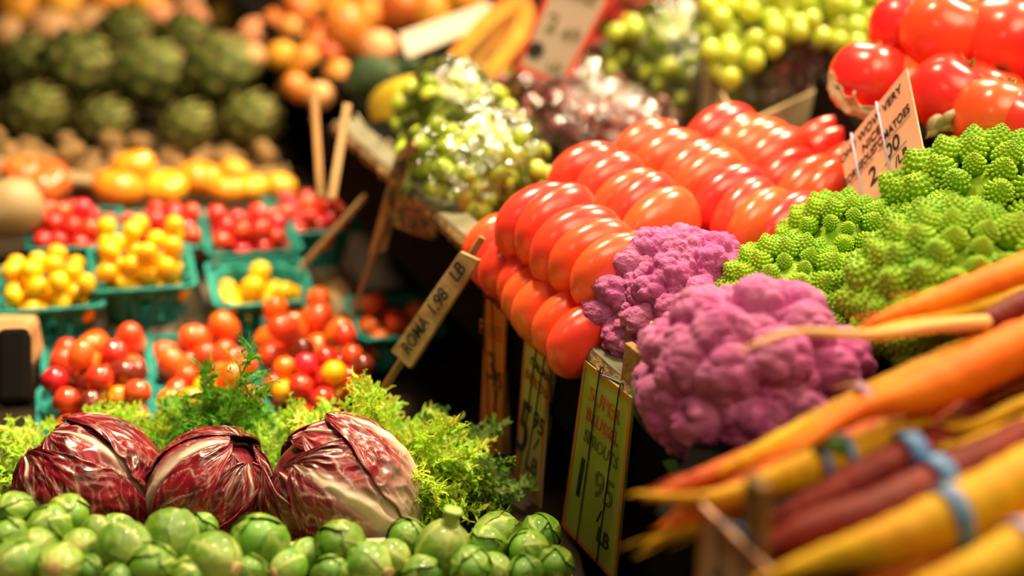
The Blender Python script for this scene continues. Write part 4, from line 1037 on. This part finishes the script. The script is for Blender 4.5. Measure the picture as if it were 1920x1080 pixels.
romanesco(P(1578, 486, 1.17), .058, .055, V(-.25, -.45, .8), 70, 'romanesco head in sharp focus between the tomatoes and the larger romanesco', 1)
romanesco(P(1842, 425, 1.16), .086, .080, V(-.2, -.35, .85), 85, 'tallest romanesco head, at the right below the upper tomatoes', 2, low=.15)
romanesco(P(1800, 560, 1.03), .080, .065, V(-.15, -.3, .9), 85, 'blurred yellowish romanesco head just above the carrots', 3)
romanesco(P(1485, 556, 1.11), .058, .040, V(-.1, -.3, .9), 60, 'low romanesco head lying between the two cauliflowers and the others', 4)

# ------------------------------------------------------------------ carrots
def carrot(path, rad, mt, label, dz=0, tip=None, seed=0, twig=True, segs=44):
    rr = random.Random(seed); pts = [W(x, y, z+dz) for x, y, z in path]; c = spline(pts, segs)
    rs = spline([V(r, 0, 0) for r in rad], segs); rs = [max(.0008, q.x) for q in rs]
    rs = [r*(1+.035*math.sin(i*1.9+seed)+.03*rr.uniform(-1, 1)) for i, r in enumerate(rs)]
    t = empty('carrot', pts[0], label, 'carrot', 'bunched heirloom carrots'); 
    v, f = tube([q-pts[0] for q in c], rs, 18); obj('root', mesh('carrot', v, f, mt), t)
    if twig:
        e = c[-1]-pts[0]; d = (c[-1]-c[-4]).normalized()
        v, f = tube(spline([e, e+d*.006+V(0, 0, .001), e+d*.014+V(.001, 0, -.001)], 8), [rs[-1]*(1-.09*i) for i in range(9)], 7); obj('root_tip', mesh('tip', v, f, mt), t)
        for _ in range(3):
            k_ = rr.randint(segs//2, segs-3); q = c[k_]-pts[0]; s = V(rr.uniform(-1, 1), rr.uniform(-1, 1), rr.uniform(-.3, 1)).normalized()
            v, f = tube(spline([q, q+s*rs[k_]*1.3+d*.01, q+s*rs[k_]*1.6+d*.03], 6), [.0009, .0008, .0007, .0006, .0005, .0004, .0003], 5); obj('root_hair', mesh('hair', v, f, mt), t)
    return t, c, rs
C_ = {}
def K(key, *a, **k): C_[key] = carrot(*a, **k)
K(1, [(2010, 468, .435), (1920, 510, .435), (1800, 552, .43), (1700, 585, .425), (1635, 606, .42)], [.016, .0145, .0115, .008, .003], M_co, 'orange carrot with a pale tip, topmost beside the romanesco', seed=1)
K(2, [(2010, 510, .428), (1920, 552, .425), (1800, 588, .42), (1700, 612, .42), (1635, 622, .425)], [.012, .011, .009, .006, .003], M_cy, 'yellow carrot just under the topmost orange one', seed=2)
K(3, [(1850, 606, .428), (1750, 612, .43), (1630, 628, .437), (1500, 622, .444), (1430, 640, .446), (1385, 660, .44)], [.006, .005, .0038, .0024, .0016, .0008], M_cw, 'thin pale carrot root crossing the larger cauliflower', seed=3, twig=False)
K(4, [(2010, 540, .43), (1930, 570, .43), (1870, 598, .425), (1820, 622, .42)], [.012, .0115, .010, .005], M_cp, 'short purple carrot at the right edge under the top yellow one', seed=4)
K(5, [(2010, 615, .432), (1920, 648, .43), (1800, 705, .425), (1700, 745, .42), (1600, 775, .415), (1510, 830, .41), (1440, 862, .405)], [.019, .0175, .0155, .0115, .0065, .0042, .002], M_co, 'thickest orange carrot with a long tapering tail over the others', seed=5, dz=.006)
K(6, [(2000, 580, .415), (1900, 632, .412), (1780, 682, .405), (1640, 745, .398), (1500, 815, .388), (1380, 872, .378)], [.014, .014, .0125, .011, .009, .005], M_cy, 'long yellow carrot running past the lilac band', seed=6)
K(7, [(1700, 752, .385), (1560, 815, .378), (1400, 868, .368), (1240, 925, .36)], [.010, .010, .009, .004], M_cr, 'russet carrot lying lowest against the larger cauliflower', seed=7)
K(8, [(1800, 745, .398), (1700, 790, .395), (1560, 852, .388), (1430, 900, .378), (1290, 955, .365)], [.012, .012, .010, .008, .004], M_cr, 'russet-pink carrot between the long yellow and the short yellow ones', seed=8)
K(9, [(1720, 800, .40), (1640, 838, .398), (1520, 880, .392), (1440, 908, .385), (1340, 935, .375), (1215, 930, .365)], [.013, .0125, .012, .009, .0055, .0025], M_cy, 'bright yellow carrot held by the green and blue ties', seed=9)
K(10, [(1830, 790, .398), (1720, 850, .398), (1620, 900, .392), (1530, 945, .385), (1440, 985, .378)], [.012, .0135, .013, .011, .005], M_cp, 'dark purple carrot under the first broad blue band', seed=10)
K(11, [(2010, 760, .405), (1900, 835, .405), (1760, 905, .40), (1640, 965, .395), (1520, 1000, .388), (1440, 1030, .38)], [.013, .014, .0145, .014, .012, .007], M_cp, 'dark purple carrot under the second broad blue band', seed=11)
K(12, [(2020, 840, .418), (1920, 900, .416), (1800, 965, .41), (1660, 1020, .402), (1540, 1052, .393), (1440, 1085, .385)], [.018, .018, .0175, .013, .008, .004], M_cy, 'thickest yellow carrot under the pale blue band, front', seed=12)
K(13, [(2010, 930, .40), (1900, 1000, .398), (1780, 1050, .39), (1640, 1095, .385)], [.013, .013, .012, .008], M_cr, 'russet carrot in front of the thickest yellow one', seed=13)
K(14, [(2010, 975, .415), (1920, 1030, .41), (1820, 1085, .405), (1720, 1120, .40)], [.015, .015, .013, .009], M_cy, 'yellow carrot in the bottom right corner', seed=14)
K(15, [(1420, 935, .36), (1320, 975, .355), (1240, 1010, .345)], [.008, .007, .003], M_cy, 'small yellow carrot tip poking out at the bin edge', seed=15)
K(16, [(1450, 910, .372), (1360, 942, .366), (1270, 975, .358)], [.008, .007, .004], M_co, 'small orange carrot beside the hanging front sign', seed=16)
K(17, [(2000, 690, .412), (1900, 715, .41), (1840, 745, .405), (1760, 790, .40)], [.011, .010, .007, .003], M_cr, 'pinkish carrot under the thickest orange one at the right edge', seed=17)
K(18, [(2000, 730, .42), (1900, 765, .415), (1820, 800, .41), (1740, 800, .408)], [.006, .005, .004, .002], M_cy, 'slender yellow carrot tail above the dark purple carrots', seed=18)
K(19, [(1990, 770, .415), (1900, 800, .413), (1840, 822, .408), (1780, 840, .405)], [.005, .0045, .004, .002], M_cy, 'slender yellow carrot tail nearest the second blue band', seed=19)
K(20, [(1480, 1000, .385), (1560, 1000, .384), (1700, 960, .382), (1800, 900, .378)], [.007, .009, .01, .01], M_co, 'orange carrot showing low between the dark purple ones', seed=20)
def band(key, px, py, wd, mt, label, extra=1.12):
    t, c, rs = C_[key]; best = min(range(2, len(c)-2), key=lambda i: ((CAM-c[i]).normalized()-(CAM-P(px, py, 1)).normalized()).length)
    p = c[best]; d = (c[best+2]-c[best-2]).normalized(); r = rs[best]*extra
    prof = [(r, -wd), (r+.0012, -wd), (r+.0012, wd), (r, wd)]
    vs, fs = revolve(prof, 24); fs = fs[:-2]+[(3*24+k, 3*24+(k+1) % 24, (k+1) % 24, k) for k in range(24)]
    o = obj('rubber_band', mesh('band', vs, fs, mt), None, p, (frame_q(d+V(.0, .25, 0))).to_euler(), (1, 1, 1)); tag(o, label, 'rubber band')
band(6, 1608, 757, .0035, M_bandl, 'lilac rubber band around the long yellow carrot', 1.2)
band(9, 1545, 868, .0022, M_band, 'narrow blue tie, left of the pair on the bright yellow carrot')
band(9, 1588, 850, .0022, M_band, 'narrow blue tie, right of the pair on the bright yellow carrot')
band(10, 1705, 858, .0062, M_band, 'broad blue rubber band around the upper dark purple carrot', 1.25)
band(11, 1757, 908, .0062, M_band, 'broad blue rubber band around the lower dark purple carrot', 1.1)
band(12, 1785, 975, .0048, M_band, 'pale blue rubber band around the thickest yellow carrot', 1.1)
band(14, 1915, 1030, .004, M_bandl, 'lilac rubber band at the right edge near the bottom corner')
v, f = tube(spline([P(1530, 848, .78), P(1545, 832, .775), P(1565, 830, .775), P(1580, 845, .78)], 10), .0035, 8); tag(obj('green_tie', mesh('tie', v, f, mat('green tie', (.05, .25, .03), .5))), 'green twist tie on top of the bright yellow carrot', 'tie')
# tray carrying the carrots and heads
v = [W(1230, 960, .325), W(1700, 1250, .36), W(2300, 900, .375), W(2300, 600, .375), W(1560, 640, .33), W(1300, 830, .31)]
vs = [q.copy() for q in v]+[q-V(0, 0, .05) for q in v]; n = 6
fs = [tuple(range(6)), tuple(range(11, 5, -1))]+[(i, i+6, (i+1) % 6+6, (i+1) % 6) for i in range(6)]
tag(obj('carrot_tray', mesh('tray', vs, fs, M_black, False)), 'black sloping tray under the carrots', 'tray')

# ------------------------------------------------------------------ hanging signs
def rimplane(x, y, t=-.006):
    """where a pixel's ray meets the upright plane just outside the rim"""
    d = ray(x, y); o = RC(0, t, 0); k = (o-CAM).dot(E2)/d.dot(E2); return CAM+d*k
def hang(tl, tr, bl, br, label, lines, stake, cords, mats, t0=-.006, bd=.004, cordm=None, cs=None):
    cs = cs or [rimplane(*tl, t0), rimplane(*tr, t0), rimplane(*br, t0), rimplane(*bl, t0)]
    t, L_ = card('hanging_price_sign', cs, .0025, mats, label, 'sign', bd)
    M3 = t.rotation_euler.to_matrix().transposed()
    w_, h_ = t['w'], t['h']
    for (txt, x, y, s, mt, rot, sx) in lines: write(t, txt, x*w_, y*h_, s*h_, mt, rot, sx, .1)
    cx_, z0, z1, sw = stake
    vs, fs = box((cx_*w_-sw/2, -h_*.45, -.012), (cx_*w_+sw/2, h_/2+z1, -.004)); o = obj('stake', mesh('stake', vs, fs, M_wood, False), t); bevel(o, .001)
    for c in cords:
        p0, p1 = V(c[0]*w_, h_/2+.001, .0015), V(c[1]*w_, -h_/2, .0015)
        v, f = tube(spline([V(c[0]*w_, h_/2+.001, -.004), p0, (p0+p1)/2+V(.0005, 0, 0), p1], 12), .0007, 6); obj('cord', mesh('cord', v, f, M_cord), t)
    v, f = tube(spline([V(cords[0][0]*w_, h_/2, .001), V(cx_*w_-sw/2, h_/2+.004, -.003), V(cx_*w_, h_/2+.004, -.0035), V(cx_*w_+sw/2+.001, h_/2+.006, -.004)], 12), .0008, 6); obj('cord_knot', mesh('cord', v, f, M_cordb), t)
    return t
hang((912, 558), (948, 592), (900, 842), (938, 852), 'narrow orange-edged price sign hanging at the far end of the rim, above the frisee',
     [('FRISEE', 0, .30, .13, M_inkr, 0, .75), ('3', -.05, .08, .25, M_ink, 0, .8), ('95', .22, .02, .15, M_ink, 0, .8), ('/', .1, -.12, .2, M_ink, 0, 1), ('LB', -.05, -.28, .16, M_ink, 0, .9)], (.15, 0, .032, .011), [(-.25, -.25), (.15, .1)], [M_signo, M_signo, M_signo])
hang((984, 632), (1031, 672), (965, 905), (1010, 972), 'price sign with a big 5 and 95 /LB hanging in the middle of the rim',
     [('ITALIAN', .0, .40, .075, M_ink, 0, .8), ('RADICCHIO', 0, .29, .085, M_inkr, 0, .62), ('5', -.26, -.08, .52, M_ink, .05, .55), ('95', .22, .06, .17, M_ink, 0, .8), ('/', .25, -.08, .14, M_ink, 0, 1), ('LB', .2, -.24, .17, M_ink, 0, .75)], (.22, 0, .024, .010), [(-.2, -.15), (.1, .05)], [M_signw, M_signo])
hang((1096, 676), (1187, 748), (1054, 985), (1152, 1092), 'largest green-tinted price sign hanging from the rim beside the sprout tray',
     [('SUPER', .0, .36, .115, M_inkr, 0, .85), ('BRUSSEL', 0, .24, .105, M_inkr, 0, .72), ('SPROUTS', .02, .12, .10, M_inkg, 0, .72), ('1', -.28, -.14, .34, M_ink, 0, .8), ('95', .14, -.08, .22, M_inkg, 0, .8), ('/', .12, -.24, .12, M_ink, 0, 1), ('LB', .22, -.34, .13, M_ink, 0, .8)], (.25, 0, .042, .020), [(-.12, -.2), (.22, .18)], [M_signg, M_signo])
hang((1312, 940), (1452, 1075), (1300, 1230), (1430, 1300), 'out of focus orange-edged sign hanging nearest the camera below the carrots',
     [('CARROTS', 0, .36, .10, M_inkr, 0, .75), ('2', -.2, .0, .35, M_ink, 0, .8), ('95', .15, .0, .2, M_ink, 0, .8)], (.20, 0, .040, .016), [(-.15, -.15), (.22, .2)], [M_peach, M_signo], bd=.006, cs=[P(1316, 945, .76), P(1456, 1085, .70), P(1425, 1310, .755), P(1296, 1190, .815)])

# peach sign in front of the upper tomatoes
t, L_ = card('price_sign', [P(1574, 283, 1.275), P(1700, 128, 1.21), P(1730, 280, 1.155), P(1604, 425, 1.22)], .0015, [M_peach], 'peach handwritten price sign between the stacked tomatoes and the romanesco', 'sign')
w_, h_ = t['w'], t['h']
for (txt, x, y, s, sx) in [('OH ! WOW VERY', .0, .36, .013, .95), ('NICE', -.05, .20, .013, 1), ('GORGEOUS', -.30, .06, .0125, .75), ('TOMATOES', .20, .06, .013, .8), ('2', -.2, -.20, .026, 1), ('00', .12, -.14, .022, 1), ('/LB', .17, -.34, .014, 1)]:
    write(t, txt, x*w_, y*h_, s, M_ink, .0, sx, .25, .0002)
for (x0, y0, x1, y1) in ((-.46, -.02, -.1, -.02), (-.02, -.02, .45, -.02), (-.02, -.24, .3, -.24)):
    v, f = tube([(x0*w_, y0*h_, .001), (x1*w_, y1*h_, .001)], .0003, 5); obj('underline', mesh('ul', v, f, M_ink), t)
for x0, x1 in ((-.22, -.42), (.18, -.02)):
    v, f = tube([(x0*w_, .52*h_, .0012), (x1*w_, -.52*h_, .0012)], .0012, 6); obj('cord', mesh('cord', v, f, M_cordl), t)
vs, fs = box((.0, -.12, -.007), (.008, .03, -.002)); obj('stake', mesh('stake', vs, fs, M_wood2, False), t)

# ------------------------------------------------------------------ sticks
def stick(a, b, wd, th, mt, label):
    return plank('price_stick', a, b, wd, th, mt, label, 'stick')
stick(P(650, 618, 1.52), P(778, 268, 1.40), .010, .005, M_wood, 'long brown price stick leaning in front of the green grape bag')
t, _ = card('stick_label', [P(742, 292, 1.42), P(776, 262, 1.405), P(724, 470, 1.47), P(690, 480, 1.475)], .0025, [M_wood2], 'grey card seen edge-on along the long leaning stick', 'card')
stick(P(562, 505, 1.60), P(690, 362, 1.56), .008, .006, M_wood2, 'short pale stick standing in the half filled yellow basket')
stick(P(602, 372, 1.47), P(588, 165, 1.50), .010, .006, M_wood, 'left of the two tall sticks in front of the mangoes')
stick(P(622, 374, 1.46), P(652, 195, 1.49), .010, .006, M_wood2, 'right of the two tall sticks in front of the mangoes')
stick(P(520, 185, 2.1), P(562, 30, 2.15), .014, .006, M_wood, 'far brown stick between the artichokes and the mangoes')
stick(P(590, 230, 2.0), P(585, 110, 2.05), .008, .005, M_wood2, 'thin grey stick standing close behind the two tall ones')
t = empty('stick_price_tag', P(700, 768, 1.33), 'tilted stick with a long pale handwritten tag in front of the dark gap', 'price tag')
a, b_ = P(693, 770, 1.335), P(905, 445, 1.235)
vs, fs = box((-.0035, -.002, 0), (.0035, .002, (b_-a).length)); o = obj('stick', mesh('stick', vs, fs, M_wood, False), t, a-t.location, frame_q(b_-a, CR).to_euler()); bevel(o, .0008)
tt, _ = card('tag_card', [P(733, 658, 1.29), P(862, 472, 1.235), P(897, 488, 1.225), P(768, 690, 1.28)], .006, [M_wood2], None, None)
for (txt, x, sx) in (('ROMA', -.26, .8), ('1.98', .06, .9), ('LB', .34, .9)): write(tt, txt, x*tt['w'], 0, .019, M_ink, 0, sx, .1)
mw = tt.matrix_basis.copy(); tt.parent = t; tt.location = tt.location-t.location
del tt['w'], tt['h']
# paper scraps and skins on the table by the stick
for i, (x, y) in enumerate([(600, 520), (630, 545), (610, 580), (590, 600)]):
    p = W(x, y, .0); b = MB(); bm = bmesh.new(); bmesh.ops.create_icosphere(bm, subdivisions=3, radius=1)
    for v_ in bm.verts: k_ = 1+.5*noise.noise(v_.co*2.5+V(i*9, 0, 0)); v_.co = V(v_.co.x*.030*k_, v_.co.y*.026*k_, v_.co.z*.020*k_)
    me = bpy.data.meshes.new('scrap'); bm.to_mesh(me); bm.free(); me.materials.append(M_root if i % 2 else M_card)
    tag(obj('crumpled_paper', me, None, p), 'crumpled brown paper scrap on the table right of the half filled yellow basket', 'paper', 'crumpled brown scraps on the table')
# pale netting by the bag
paper('torn_bag_top', [P(672, 250, 1.66), P(690, 290, 1.62), P(715, 300, 1.60), P(735, 300, 1.58)], .028, 'torn pale plastic edge at the far end of the rim beside the papaya', 8)
for o in bpy.data.objects:
    for k_ in ('w', 'h'):
        if k_ in o: del o[k_]
